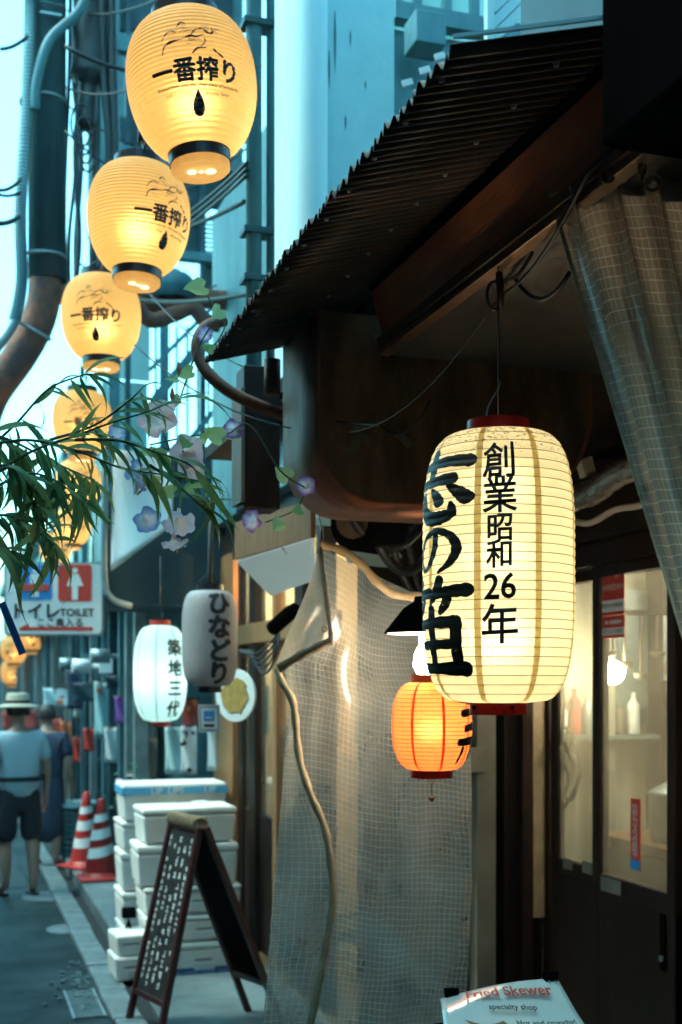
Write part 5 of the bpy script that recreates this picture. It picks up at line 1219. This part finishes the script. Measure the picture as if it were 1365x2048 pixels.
for i in range(9): z = .02+.055*i; rr = .17+.035*i/8; m.lathe([(rr-.004,z-.011),(rr+.003,z-.011),(rr+.003,z+.011),(rr-.004,z+.011)], 24, c)
for k in range(18): a = 2*math.pi*k/18; m.bar(c+Vector((.17*math.cos(a),.17*math.sin(a),.01)), c+Vector((.205*math.cos(a),.205*math.sin(a),.46)), .012, .012)
m.build('basket', mat('teal_plastic', (.05,.16,.17), .5), wb); m = MB(); m.lathe([(.001,.02),(.16,.03),(.19,.44),(.215,.50),(.225,.46)], 24, c); m.build('bag_liner', tealmid, wb)
# small camera-like meter on a stick, by the boxes
q = PZ(232,1900,.03); tp = thing('tripod', 'small dark tripod left of the foam boxes', 'tripod', q)
q2 = PD(258,1832,7.1); m = MB()
for dx, dy in ((-.1,-.02),(.06,-.05),(.02,.09)): m.tube([q2+Vector((0,0,-.02)), Vector((q2.x+dx, q2.y+dy, .031))], .006, 6)
m.build('legs', blackm, tp); m = MB(); m.obox(q2+Vector((0,0,.02)), (.04,0,0), (0,.03,0), (0,0,.03)); m.build('head', blackm, tp, .006)

# =================================================================== toilet sign
ts = thing('toilet_sign', 'white toilet sign with blue and red pictograms hanging over the alley', 'sign', PD(110,1197,8.0))
SC = 8.0/FPX; c = PD(109,1197,8.0); Us = RGT; Vs = Vector((0,0,1)); Ns = Us.cross(Vs)
def sq(px, py): return c + Us*((px-109)*SC) + Vs*((1197-py)*SC)
def rrect(pxa, pya, pxb, pyb, r, mt, nm, lift, th=.002):
    pts = []
    for cx_, cy_, a0 in ((pxb-r,pya+r,0),(pxa+r,pya+r,90),(pxa+r,pyb-r,180),(pxb-r,pyb-r,270)):
        for k in range(5): a = R(a0+k*22.5); pts.append(sq(cx_+r*math.cos(a), cy_-r*math.sin(a)) + Ns*lift)
    m = MB(); m.prism(pts, -Ns*th); return m.build(nm, mt, ts)
rrect(8,1124,208,1272,12, steel, 'frame', -.002, .03); rrect(12,1128,204,1268,10, whitem, 'panel', .003, .004)
rrect(37,1129,105,1200,6, blueprint, 'blue_field', .006); rrect(117,1129,184,1203,6, redprint, 'red_field', .006)
def pict(cx_, dress):
    m = MB(); q = [sq(cx_+5.5*math.cos(R(a)), 1141-5.5*math.sin(R(a)))+Ns*.009 for a in range(0,360,30)]; m.prism(q, -Ns*.002)
    body = [(-7,1148),(7,1148),(17,1172),(6,1172),(6,1200),(-6,1200),(-6,1172),(-17,1172)] if dress else [(-11,1148),(11,1148),(11,1172),(7,1172),(7,1194),(-7,1194),(-7,1172),(-11,1172)]
    m.prism([sq(cx_+x, y)+Ns*.009 for x, y in body], -Ns*.002); m.build('pictogram', whitem, ts)
pict(72, False); pict(151, True)
rrect(42,1168,100,1182,5, redplain, 'red_oval', .0115)
text_flat(ts, 'トイレ', 34*SC, sq(71,1222), Us, Vs, blackprint, .004, .007); text_flat(ts, 'TOILET', 21*SC, sq(155,1225), Us, Vs, blackprint, .002, .007)
text_flat(ts, 'ここ奥入る', 19*SC, sq(121,1245), Us, Vs, blackprint, .0012, .007)
m = MB(); m.prism([sq(x,y)+Ns*.006 for x, y in ((40,1256),(58,1247),(58,1254),(186,1254),(186,1261),(40,1261))], -Ns*.002); m.build('arrow', redprint, ts)
m = MB(); m.tube([sq(30,1124)-Ns*.02, sq(30,1060)-Ns*.02], .008, 6); m.tube([sq(185,1124)-Ns*.02, sq(185,1060)-Ns*.02], .008, 6); m.build('hanger', steel, ts)
# blue paper strip hanging from the bamboo
m = MB(); A = PD(4,1205,2.6); B = PD(46,1308,2.6); m.bar(A, B, .001, .016, up=FWD.cross(B-A)); tag(m.build('blue_paper_strip', mat('blue_paper', (.02,.16,.42), .6)), 'blue paper strip hanging from the bamboo leaves', 'strip')

# =================================================================== shop fronts further along the alley
def far_shop(Ya, Yb, X, h, label, seed, wallm, signm=None, roofh=.2):
    rn = random.Random(seed); t = thing('shopfront', label, 'shop', (X+.5, Ya, .11), 'shop fronts further along the alley')
    MB().box(X+.35, X+2.6, Ya, Yb, .1, h).build('wall', wallm, t)
    MB().box(X-.25, X+2.6, Ya+.02, Yb-.02, 2.5, 2.62).build('canopy', rn.choice((tealdark, hoodteal, tealmid)), t)
    MB().box(X+.1, X+.34, Ya+.02, Yb-.02, 2.1, 2.5).build('sign_band', signm or tealmid, t)
    y = Ya + .1
    while y < Yb-.35:
        wd = rn.uniform(.35,.7)
        MB().box(X, X+.10, y, y+.09, .11, 2.5).build('post', rn.choice((tealmid, tealdark, woodgrey, steel)), t)
        k = rn.random()
        if k < .5: 
            MB().box(X+.16, X+.18, y+.095, min(y+wd, Yb), .7, 2.08).build('pane', glassfar, t)
            MB().box(X+.14, X+.2, y+.095, min(y+wd, Yb), .12, .69).build('kick_panel', rn.choice((tealdark, darkwood)), t)
        elif k < .8: MB().box(X+.14, X+.2, y+.095, min(y+wd, Yb), .12, 2.08).build('door', rn.choice((tealmid, woodgrey, darkwood)), t)
        else: MB().box(X+.06, X+.09, y+.095, min(y+wd, Yb)-.02, 1.5, 2.05).build('hanging_cloth', rn.choice((redplain, clothwhite, tealpale, navym)), t)
        y += wd + .02
    y = Ya + .5
    while y < Yb-.6:                                  # upper windows
        w2 = MB().box(X+.30, X+.37, y, y+.9, 3.1, min(h-.3, 4.1)).build('window', tealdark, t); MB().box(X+.285, X+.30, y+.05, y+.85, 3.15, min(h-.35, 4.05)).build('pane', glassfar, w2); y += 1.4
    MB().box(X+.1, X+2.7, Ya-.05, Yb+.05, h, h+roofh).build('roof', tealdark, t)
    return t
far_shop(8.95, 12.2, 1.32, 3.3, 'shop front right behind the traffic cones with grey posts', 4, tealmid)
far_shop(12.3, 16.0, 1.36, 3.9, 'shop front beyond the waste basket with narrow posts', 8, tealdark, tealwall)
far_shop(16.1, 21.5, 1.30, 4.6, 'shop front far along the alley behind the man in the hat', 12, tealmid)
far_shop(21.6, 36, 1.25, 4.2, 'shop front at the far end of the alley', 17, tealwall, redplain)
# hanging banners, posters, signs and clutter along those fronts
def banner(px, py, d, w_, h_, mt, label, name='hanging_banner', cat='banner', marks=None):
    c = PD(px, py, d); t = thing(name, label, cat, c - Vector((0,0,h_/2)))
    m = MB(); m.grid(lambda u, v: c + RGT*((u-.5)*w_) + Vector((0,0,(v-.5)*h_)) + FWD*(.02*math.sin(u*7+v*4)), 8, 8); o = m.build('cloth', mt, t, recalc=False)
    s = o.modifiers.new('solid','SOLIDIFY'); s.thickness = .004
    m = MB(); m.tube([c + RGT*(-w_/2-.02)+Vector((0,0,h_/2)), c + RGT*(w_/2+.02)+Vector((0,0,h_/2))], .008, 6); m.build('rod', cable, t)
    if marks:
        m = MB(); rn = random.Random(int(px))
        for k in range(marks): a = c - FWD*.03 + RGT*rn.uniform(-.35,.35)*w_ + Vector((0,0,rn.uniform(-.4,.4)*h_)); m.bar(a, a+RGT*rn.uniform(-.25,.25)*w_+Vector((0,0,rn.uniform(-.1,.1)*h_)), .004, rn.uniform(.02,.05))
        tag(m.build('printed_marks', blackprint if mt in (whitem, clothwhite) else orangecol, t), kind='stuff')
    return t
banner(104, 1478, 14.5, .24, .5, redplain, 'red patterned banner behind the man, over the dark clothed person', marks=9)
banner(156, 1500, 13.5, .10, .28, redprint, 'narrow red poster on a far shop post', 'poster', 'poster', 3)
banner(153, 1420, 13.2, .06, .16, tealpale, 'small pale notice on a far shop post', 'poster', 'poster', 2)
banner(380, 1428, 8.6, .11, .22, redplain, 'red and white strip sign right of the white lantern', marks=4)
banner(378, 1500, 8.4, .11, .34, clothwhite, 'tall white paper notice below the red strip sign', 'poster', 'poster', 8)
banner(348, 1500, 8.9, .13, .36, tealpale, 'pale rounded notice board below the white lantern', 'notice_board', 'board')
banner(430, 1490, 8.3, .10, .36, whitem, 'tilted white sheet hanging below the small placard', 'paper_sheet', 'sheet')
banner(260, 1330, 10.5, .20, .6, clothwhite, 'white fabric strip left of the white lantern', marks=None)
banner(243, 1365, 9.9, .26, .10, tealdark, 'dark name board left of the white lantern', 'name_board', 'board')
for k, (px, py, d, w_, h_, mt_, what) in enumerate(((40,1440,17,.5,.25,redplain,'red signboard beside the hat of the man'),(118,1395,13,.34,.2,tealpale,'pale signboard right of the hat'),(150,1380,12.5,.16,.4,navym,'dark hanging cloth below the bullet camera'),
        (205,1420,10.6,.14,.5,tealwall,'tall pale teal signboard left of the white lantern'),(222,1490,10.2,.10,.3,clothwhite,'narrow white notice left of the white lantern'),(132,1470,14,.12,.3,orangecol,'orange poster in place of a warm glow beside the dark clothed person'),  # orange colour stands in for a warm glow; the poster emits nothing
        (245,1420,9.8,.12,.22,pet_violet,'lilac bunch of paper left of the white lantern'),(178,1480,11.6,.10,.22,redprint,'small red notice above the cones'),(300,1520,9.2,.12,.34,woodgrey,'brown wooden notice under the white lantern'),(180,1385,11.2,.3,.16,hoodteal,'dark blue shop canopy board under the camera'))):
    banner(px, py, d, w_, h_, mt_, what, 'signboard', 'sign', 3 if k in (0,1,3) else None)
# machinery: meters and outdoor camera on the far posts
for k, (px, py, d, lab) in enumerate(((168,1332,10.5,'white bullet camera on a bracket left of the white lantern'),(140,1328,12,'small grey meter on a far post'),(205,1312,10,'pale metal bracket box below the toilet sign corner'))):
    c = PD(px, py, d); m = MB(); m.tube([c-RGT*.09-FWD*.05, c+RGT*.06], .06, 12); m.tube([c+RGT*.06, c+RGT*.16+FWD*.1], .02, 8); m.obox(c+RGT*.2+Vector((0,0,.02)), RGT*.06, Vector((0,0,.08)), FWD*.05)
    tag(m.build('utility_camera' if k == 0 else 'meter_box', whitem if k == 0 else steel), lab, 'camera' if k == 0 else 'meter')
# potted plant with pale flowers beyond the boxes
pp = thing('potted_plant', 'small potted plant with white flowers left of the foam boxes', 'plant', PZ(250,1640,.11))
c = PD(256,1580,8.9); m = MB(); rn = random.Random(2)
for k in range(70):
    a = c + Vector((rn.gauss(0,.07), rn.gauss(0,.07), rn.gauss(-.02,.09))); u = Vector((rn.uniform(-1,1),rn.uniform(-1,1),rn.uniform(-.6,.6))).normalized()*.035; w_ = u.cross(Vector((0,0,1))).normalized()*.013
    m.add([a-u, a+w_, a+u, a-w_], [(0,1,2,3)])
m.build('foliage', leafg, pp); m = MB()
for k in range(7): m.lathe([(.001,0),(.02,.012),(.03,.006)], 7, c + Vector((rn.gauss(0,.06), -.08+rn.gauss(0,.03), rn.gauss(.0,.07))))
m.build('flowers', pet_pink, pp); m = MB(); m.lathe([(.001,.115),(.07,.115),(.095,.3),(.085,.3),(.08,.27),(.001,.27)], 20, (c.x, c.y, 0)); m.build('pot', tealmid, pp); m = MB(); m.tube([(c.x,c.y,.27),(c.x,c.y,c.z)], .008, 6); m.build('stem', stemm, pp)


# =================================================================== clutter on the upper storeys and poles
rn2 = random.Random(31)
for k, (px, py, w_, h_) in enumerate(((365,150,40,80),(440,110,36,90),(290,180,30,70),(440,300,38,80),(360,420,36,60),(235,320,22,70))):
    a = PY(px-w_/2, py-h_/2, YT-.02); b = PY(px+w_/2, py+h_/2, YT-.02); wf = MB().box(a.x, b.x, YT-.04, YT-.012, b.z, a.z).build('window', steel, st)
    MB().box(a.x+.03, b.x-.03, YT-.046, YT-.042, b.z+.03, a.z-.03).build('pane', glassfar if k % 2 else tealpale, wf)
    MB().box((a.x+b.x)/2-.01, (a.x+b.x)/2+.01, YT-.052, YT-.047, b.z+.03, a.z-.03).build('mullion', tealdark, wf)
places = ('across the top of the stair tower','past the largest yellow lantern','between the two largest lanterns','beside the riser','above the rusty crossbeam','behind the second lantern','near the downpipes','under the air conditioner','by the pale teal wall','over the third lantern')
for k, pl_ in enumerate(places):
    y0 = 20 + 62*k; x0 = rn2.uniform(110, 240); x1 = rn2.uniform(400, 560)
    wire(sag(PY(x0, y0+rn2.uniform(-30,30), rn2.uniform(6.5,9)), PY(x1, y0+rn2.uniform(-110,90), rn2.uniform(5.2,8.8)), rn2.uniform(.05,.35), 14), rn2.choice((.006,.009,.013)), 'dark slack cable strung %s' % pl_)
# drain grate, asphalt patch and litter on the ground
for (a, b, c_, d_, nm_, mt_, kk) in ((-.6,.15,7.9,9.4,'asphalt_patch',mat('fresh_asphalt',(.010,.016,.018),.8,(.02,.03,.034),5,bump=.3,bscale=140),'darker'),(.2,.62,10.6,12.6,'asphalt_patch',mat('worn_asphalt',(.05,.075,.08),.85,(.03,.05,.055),5,bump=.3,bscale=140),'paler')):
    m = MB(); m.grid(lambda u, v: (lerp(a,b,u)+.02*math.sin(v*9), lerp(c_,d_,v)+.03*math.sin(u*7), .004), 8, 8, False); tag(m.build(nm_, mt_, recalc=False), kind='structure')
dg_ = thing('drain_grate', 'long steel drain grate beside the kerb near the chalkboard', 'grate', (.70, 6.6, 0))
for k in range(16): MB().box(.62, .77, 6.35+.035*k, 6.362+.035*k, .002, .012).build('bar', steel, dg_)
for x in (.612, .772): MB().box(x-.006, x+.006, 6.33, 6.92, .002, .014).build('edge_rail', steel, dg_)

# =================================================================== people
def skin_mesh(name, joints, edges, mt, parent, sub=2, root=None):
    names = list(joints); me = bpy.data.meshes.new(name); me.from_pydata([joints[n][0] for n in names], [(names.index(a), names.index(b)) for a, b in edges], [])
    o = link(name, me, mt, None); o.parent = parent
    o.modifiers.new('skin', 'SKIN'); ly = me.skin_vertices[0] if me.skin_vertices else None
    for i, n in enumerate(names):
        r = joints[n][1]; r = r if isinstance(r, tuple) else (r, r); ly.data[i].radius = r
        ly.data[i].use_root = (n == (root or names[0]))
    o.modifiers['skin'].use_smooth_shade = True
    s = o.modifiers.new('sub', 'SUBSURF'); s.levels = s.render_levels = sub; return o
def person(loc, rz, label, H, shirt, lower, hat, dress=False):
    t = thing('person', label, 'person', loc); t.rotation_euler.z = rz; k = H/1.62; P = lambda x, y, z: (x*k, y*k, z*k)
    J = {'pelvis': (P(0,0,.86), (.13*k,.10*k)), 'waist': (P(0,-.01,1.0), (.12*k,.09*k)), 'chest': (P(0,-.01,1.20), (.15*k,.10*k)), 'neck0': (P(0,0,1.34), (.07*k,.065*k)), 'neck': (P(0,.015,1.40), .048*k), 'head': (P(0,.035,1.48), (.070*k,.085*k)), 'crown': (P(0,.03,1.565), (.062*k,.07*k))}
    E_ = [('pelvis','waist'),('waist','chest'),('chest','neck0'),('neck0','neck'),('neck','head'),('head','crown')]
    for s, q in ((-1,'l'),(1,'r')):
        st = .04*s
        J.update({'sh'+q: (P(.165*s,-.01,1.29), .058*k), 'el'+q: (P(.225*s,-.03,1.03), .040*k), 'wr'+q: (P(.235*s,.05,.80), .028*k), 'pa'+q: (P(.235*s,.07,.73), (.016*k,.036*k)),
                  'hip'+q: (P(.085*s,0,.80), .085*k), 'kn'+q: (P(.10*s,.02-st*.4,.45), .056*k), 'ca'+q: (P(.105*s,-.02-st*.5,.30), .052*k), 'an'+q: (P(.105*s,-.03-st,.075), .034*k), 'to'+q: (P(.125*s,.13-st,.035), (.042*k,.026*k))})
        E_ += [('chest','sh'+q),('sh'+q,'el'+q),('el'+q,'wr'+q),('wr'+q,'pa'+q),('pelvis','hip'+q),('hip'+q,'kn'+q),('kn'+q,'ca'+q),('ca'+q,'an'+q),('an'+q,'to'+q)]
        for f in range(4):
            yy = .045+.018*f; J['f%d%s' % (f,q)] = (P(.236*s, yy+.005, .69), .009*k); J['g%d%s' % (f,q)] = (P(.228*s, yy+.012, .652+.004*abs(f-1)), .0075*k); E_ += [('pa'+q,'f%d%s' % (f,q)),('f%d%s' % (f,q),'g%d%s' % (f,q))]
        J['th'+q] = (P(.215*s,.105,.72), .009*k); E_.append(('pa'+q,'th'+q))
    skin_mesh('body', J, E_, skin, t, 1)
    # face, ears and hair as shells on the head
    hc = Vector(P(0,.035,1.50)); m = MB()
    m.lathe([(.001*k,.115*k),(.05*k,.10*k),(.082*k,.05*k),(.09*k,.0),(.084*k,-.04*k)], 20, hc + Vector((0,-.014*k,0))); part(m, 'hair', mat('hair', (.03,.022,.018), .6) if 'hair' not in MAT else MAT['hair'], t)
    m = MB(); m.add([hc+Vector(P(-.012,.085,-.03)), hc+Vector(P(.012,.085,-.03)), hc+Vector(P(0,.115,-.035)), hc+Vector(P(0,.088,.01))], [(0,1,2),(0,2,3),(1,3,2)]); part(m, 'nose', skin, t)
    for s in (-1,1): m = MB(); m.obox(hc+Vector(P(.082*s,0,-.015)), P(.008,0,0), P(0,.018,0), P(0,0,.03)); part(m, 'ear', skin, t, .006)
    m = MB()
    for s in (-1,1): m.obox(hc+Vector(P(.03*s,.092,.01)), P(.012,0,0), P(0,.004,0), P(0,0,.006))
    m.obox(hc+Vector(P(0,.09,-.065)), P(.022,0,0), P(0,.004,0), P(0,0,.005)); part(m, 'eyes_and_mouth', navym, t)
    # shirt
    J2 = {'c': (P(0,-.01,1.17), (.175*k,.125*k)), 'b': (P(0,-.01,.98), (.165*k,.12*k)), 'a': (P(0,0,.74), (.19*k,.15*k)), 'n': (P(0,0,1.31), (.085*k,.08*k))}; E2 = [('c','b'),('b','a'),('c','n')]
    for s, q in ((-1,'l'),(1,'r')): J2['s'+q] = (P(.165*s,-.01,1.28), .078*k); J2['e'+q] = (P(.212*s,-.02,1.08), .070*k); E2 += [('c','s'+q),('s'+q,'e'+q)]
    skin_mesh('shirt', J2, E2, shirt, t, 2)
    if dress: J3 = {'t': (P(0,0,1.0), (.15*k,.115*k)), 'p': (P(0,0,.86), (.19*k,.15*k)), 'm': (P(0,0,.55), (.2*k,.16*k)), 'h': (P(0,0,.22), (.22*k,.18*k))}; E3 = [('t','p'),('p','m'),('m','h')]
    else:
        J3 = {'t': (P(0,0,.96), (.15*k,.11*k)), 'p': (P(0,0,.84), (.17*k,.13*k))}; E3 = [('t','p')]
        for s, q in ((-1,'l'),(1,'r')): J3['a'+q] = (P(.09*s,0,.74), .105*k); J3['b'+q] = (P(.105*s,.01,.42), .092*k); E3 += [('p','a'+q),('a'+q,'b'+q)]
    skin_mesh('skirt' if dress else 'shorts', J3, E3, lower, t, 2)
    for s in (-1,1): st = .04*s; m = MB(); m.prism([P(.115*s+.045*math.cos(a), .05-st+.13*math.sin(a), .0) for a in [i*math.pi/8 for i in range(16)]], P(0,0,.022)); part(m, 'shoe', darkwood, t, .004, True)
    if hat:
        m = MB(); m.lathe([(.17*k,-.012*k),(.165*k,-.004*k),(.11*k,.008*k),(.098*k,.014*k),(.092*k,.07*k),(.082*k,.098*k),(.05*k,.10*k),(.001,.092*k)], 28, hc + Vector(P(0,-.01,.045))); hh = part(m, 'hat', strawm, t)
        m = MB(); m.lathe([(.0995*k,.014*k),(.0975*k,.04*k)], 28, hc + Vector(P(0,-.01,.045))); o = part(m, 'hat_band', darkwood, t)
        m = MB(); m.lathe([(.205*k,.0),(.207*k,.04*k)], 28); 
        for i, v in enumerate(m.v): m.v[i] = (v[0]*.99, v[1]*.80-.005, v[2]+.93*k)
        part(m, 'belt_bag_strap', shortsm, t)
    return t
person(PZ(38,1790,0), R(12), 'man in a straw hat, pale blue shirt and dark shorts seen from behind', 1.64, shirtm, shortsm, True)
person(PZ(94,1736,0), R(-20), 'person in dark navy clothes walking beyond the man in the hat', 1.56, navym, navym, False, True)

# =================================================================== bamboo spray and morning glories (nearest plants)
def leaf_mesh(L, W, bend, twist, nm):
    m = MB(); n = 8; vs = []
    for i in range(n+1):
        t = i/n; w_ = W*math.sin(math.pi*min(1,t*1.02)**.75)*(1-.15*t)+.0002; a = bend*t*t; x = L*t*math.cos(a*.6); z = -L*t*math.sin(a)
        for s in (-1, 0, 1): vs.append((x, s*w_*math.cos(twist*t), z + s*w_*math.sin(twist*t) - (.12*w_ if s == 0 else 0)))
    m.add(vs, [(3*i+k,3*i+k+1,3*i+k+4,3*i+k+3) for i in range(n) for k in (0,1)], True); return m.mesh(nm)
lm = [leaf_mesh(.108,.0078,.5,.5,'leaf'), leaf_mesh(.09,.0070,.9,-.4,'leaf'), leaf_mesh(.125,.0082,1.1,.3,'leaf'), leaf_mesh(.075,.0065,.3,.2,'leaf')]
bb = thing('bamboo_spray', 'spray of drooping green bamboo leaves reaching in from the left', 'plant', PD(-40,950,2.6))
BR_ = [([(-60,930),(30,850),(95,780),(160,752),(185,748)], 2.7, 12, 'tip'), ([(-60,980),(60,905),(150,872),(225,845),(300,822),(350,800)], 2.5, 16, 'tip'), ([(-60,900),(50,880),(150,900),(240,935),(330,950),(420,965)], 2.55, 22, 'mid'),
       ([(-60,1010),(40,950),(110,960),(170,1010)], 2.6, 30, 'droop'), ([(-60,960),(10,930),(50,960),(80,1040)], 2.45, 36, 'droop'), ([(-60,1060),(0,1030),(60,1050),(110,1090)], 2.6, 34, 'droop'),
       ([(100,880),(190,850),(260,800),(290,770)], 2.65, 8, 'tip'), ([(-60,1120),(-10,1090),(30,1110),(60,1150)], 2.5, 12, 'droop'), ([(150,880),(230,880),(300,900),(380,930),(410,970)], 2.5, 14, 'mid'), ([(-50,860),(20,880),(120,930),(190,960)], 2.7, 34, 'droop'), ([(300,930),(350,965),(390,1000),(405,1015)], 2.5, 10, 'mid')]
rn = random.Random(11)
for pts, d, nl, mode in BR_:
    P_ = smooth_pts([PD(x, y, d + rn.uniform(-.04,.04)) for x, y in pts], 6)
    m = MB(); m.tube(P_, [lerp(.0035,.0012,i/len(P_)) for i in range(len(P_))], 6); m.build('stem', stemm, bb)
    nl = int(nl*1.3)
    for k in range(nl):
        p = P_[int(lerp(3, len(P_)-1, (k+.5)/nl + rn.uniform(-.03,.03)) if (k+.5)/nl < .97 else len(P_)-1)]
        if mode == 'tip': ang = rn.uniform(-70, 65)
        elif mode == 'mid': ang = rn.uniform(-75, 20)
        else: ang = rn.uniform(-115, -25)
        if mode == 'droop' and rn.random() < .2: ang = rn.uniform(-180, 40)
        dv = (RGT*math.cos(R(ang)) + Vector((0,0,math.sin(R(ang)))) + FWD*rn.uniform(-.55,.55)).normalized()
        o = link('leaf', rn.choice(lm), leafg); attach(o, bb)
        up = Vector((rn.uniform(-.7,.7), rn.uniform(-1,.2), rn.uniform(.2,1))); yv = up.cross(dv).normalized(); zv = dv.cross(yv)
        s = rn.uniform(.65,1.2); o.matrix_parent_inverse = world_of(bb).inverted()
        o.matrix_basis = Matrix(((dv.x*s,yv.x*s,zv.x*s,p.x),(dv.y*s,yv.y*s,zv.y*s,p.y),(dv.z*s,yv.z*s,zv.z*s,p.z),(0,0,0,1)))
# flowers
def flower_mesh():
    m = MB(); n = 30; rows = [(.0035,0),(.0045,.018),(.008,.030),(.017,.038),(.026,.041),(.032,.0405)]; vs = []
    for j, (r, z) in enumerate(rows):
        for k in range(n):
            a = 2*math.pi*k/n; f = j/(len(rows)-1); rr = r*(1+.10*f*f*math.cos(5*a)); vs.append((rr*math.cos(a), rr*math.sin(a), z + f*f*.0035*math.cos(10*a+1) - .004*f*f*math.cos(5*a)))
    m.add(vs, [(j*n+k, j*n+(k+1)%n, (j+1)*n+(k+1)%n, (j+1)*n+k) for j in range(len(rows)-1) for k in range(n)], True); return m
fmesh = {}
for nm_, mt in (('pink', pet_pink), ('blue', pet_blue), ('violet', pet_violet)): fm = flower_mesh().mesh('flower'); fm.materials.append(mt); fmesh[nm_] = fm
mg = thing('morning_glory_garland', 'artificial morning glory garland with pink, blue and violet flowers', 'garland', PD(360,900,2.7))
def orient(o, p, zdir, s, parent, roll=0.0):
    z = Vector(zdir).normalized(); x = Vector((0,0,1)).cross(z); x = x.normalized() if x.length > .01 else Vector((1,0,0)); y = z.cross(x)
    x, y = x*math.cos(roll)+y*math.sin(roll), y*math.cos(roll)-x*math.sin(roll)
    o.parent = parent; o.matrix_parent_inverse = world_of(parent).inverted(); o.matrix_basis = Matrix(((x.x*s,y.x*s,z.x*s,p.x),(x.y*s,y.y*s,z.y*s,p.y),(x.z*s,y.z*s,z.z*s,p.z),(0,0,0,1)))
FLW = [(332,862,'pink',1.15,(-.2,-1,.35)),(365,903,'pink',.95,(.4,-1,-.2)),(312,940,'blue',.9,(-.7,-.5,-.3)),(366,942,'pink',.85,(.6,-.8,.1)),(272,988,'blue',.95,(.3,-.5,.8)),(358,1018,'pink',.95,(.1,-.6,-.8)),
       (285,1025,'blue',.8,(.4,-.7,-.5)),(345,1058,'pink',.75,(.2,-.3,-1)),(475,853,'violet',.85,(-.2,-.7,-.3)),(520,1042,'violet',.95,(-.5,-.8,-.1)),(610,978,'violet',.85,(.1,-1,.1)),(418,678,'violet',.7,(-.3,-1,.2)),(228,880,'blue',.5,(.3,-.6,.4))]
for px, py, c_, s, zd in FLW:
    d = 2.75 if px < 400 else 3.3; p = PD(px, py, d); o = link('flower', fmesh[c_], None); zv = RGT*zd[0] + FWD*(-zd[1])*-1 + Vector((0,0,zd[2])); orient(o, p, zv, s*(1.25 if px < 400 else 1.0), mg, rn.uniform(0,6))
def heart():
    m = MB(); vs = [(0,0,0)]; pts = [(0,-.004),(.012,-.012),(.022,-.008),(.026,.004),(.020,.020),(.008,.036),(0,.046),(-.008,.036),(-.020,.020),(-.026,.004),(-.022,-.008),(-.012,-.012)]
    vs = [(0,.014,-.003)] + [(x, y, .08*abs(x)+(.004 if i % 2 else 0)) for i, (x, y) in enumerate(pts)]; m.add(vs, [(0,1+i,1+(i+1) % 12) for i in range(12)], True); return m.mesh('leaf')
hm = heart(); hm.materials.append(leafp)
for px, py, d, s, zd in ((405,575,3.4,1.3,(.3,-1,.4)),(440,622,3.4,1.0,(.6,-.8,.2)),(382,745,3.0,1.1,(-.2,-1,.5)),(440,875,3.0,1.2,(.3,-1,.2)),(357,800,2.8,.9,(-.5,-.8,.3)),(352,762,2.8,.8,(.2,-.5,.9)),(575,955,3.3,1.1,(0,-1,.3)),(330,912,2.7,1.2,(.4,-.7,.6)),(415,875,2.8,.9,(-.6,-.6,.3)),(300,905,2.7,1.0,(-.3,-.6,.7)),(372,880,2.7,1.0,(.6,-.6,.4)),(395,905,2.8,1.0,(.5,-.8,-.3)),(560,1045,3.3,.9,(.4,-.8,.3)),(345,985,2.7,.9,(.1,-.9,.2)),(470,870,3.3,.7,(.3,-.8,.2)),(310,965,2.7,.9,(-.2,-.8,.5)),(424,700,3.3,.7,(.2,-.9,.2)),(600,1020,3.3,.7,(.5,-.8,.2)),(385,975,2.7,.8,(.2,-.8,-.4))):
    o = link('leaf', hm, None); orient(o, PD(px, py, d), RGT*zd[0] + FWD*zd[1] + Vector((0,0,zd[2])), s*.78*(d/2.8), mg, rn.uniform(-2.6,-.6)+math.pi)
for pts, d in (([(300,890),(345,880),(400,870),(455,868),(500,850),(560,940),(610,975)], 3.0), ([(330,870),(345,930),(330,990),(345,1050)], 2.75), ([(405,570),(425,610),(450,650),(430,690)], 3.4), ([(360,800),(380,740),(400,690),(420,655)], 3.1), ([(610,985),(590,1020),(530,1045)], 3.3), ([(250,890),(290,960),(275,990)], 2.75)):
    m = MB(); m.tube(smooth_pts([PD(x,y,d+.05) for x,y in pts],6), .0022, 6); m.build('stem', stemm, mg)
for px, py in ((358,738),(352,1095),(345,790)):
    c = PD(px, py, 2.8); m = MB(); m.lathe([(.0005,-.016),(.004,-.01),(.006,0),(.003,.012),(.0005,.018)], 10, c); m.build('bud', mat('bud', (.5,.2,.12), .6) if 'bud' not in MAT else MAT['bud'], mg)

# =================================================================== air: thin even haze over the whole place
hzm = bpy.data.materials.new('haze'); hzm.use_nodes = True; n = hzm.node_tree.nodes; n.clear()
ho = n.new('ShaderNodeOutputMaterial'); pv = n.new('ShaderNodeVolumePrincipled'); pv.inputs['Color'].default_value = (.70,.94,.98,1); pv.inputs['Density'].default_value = .0013; pv.inputs['Anisotropy'].default_value = .3
hzm.node_tree.links.new(pv.outputs[0], ho.inputs['Volume'])
tag(MB().box(-7.5, 7, -11, 61, -1, 9.4).build('haze', hzm), 'thin pale haze hanging in the alley', 'haze', kind='stuff')
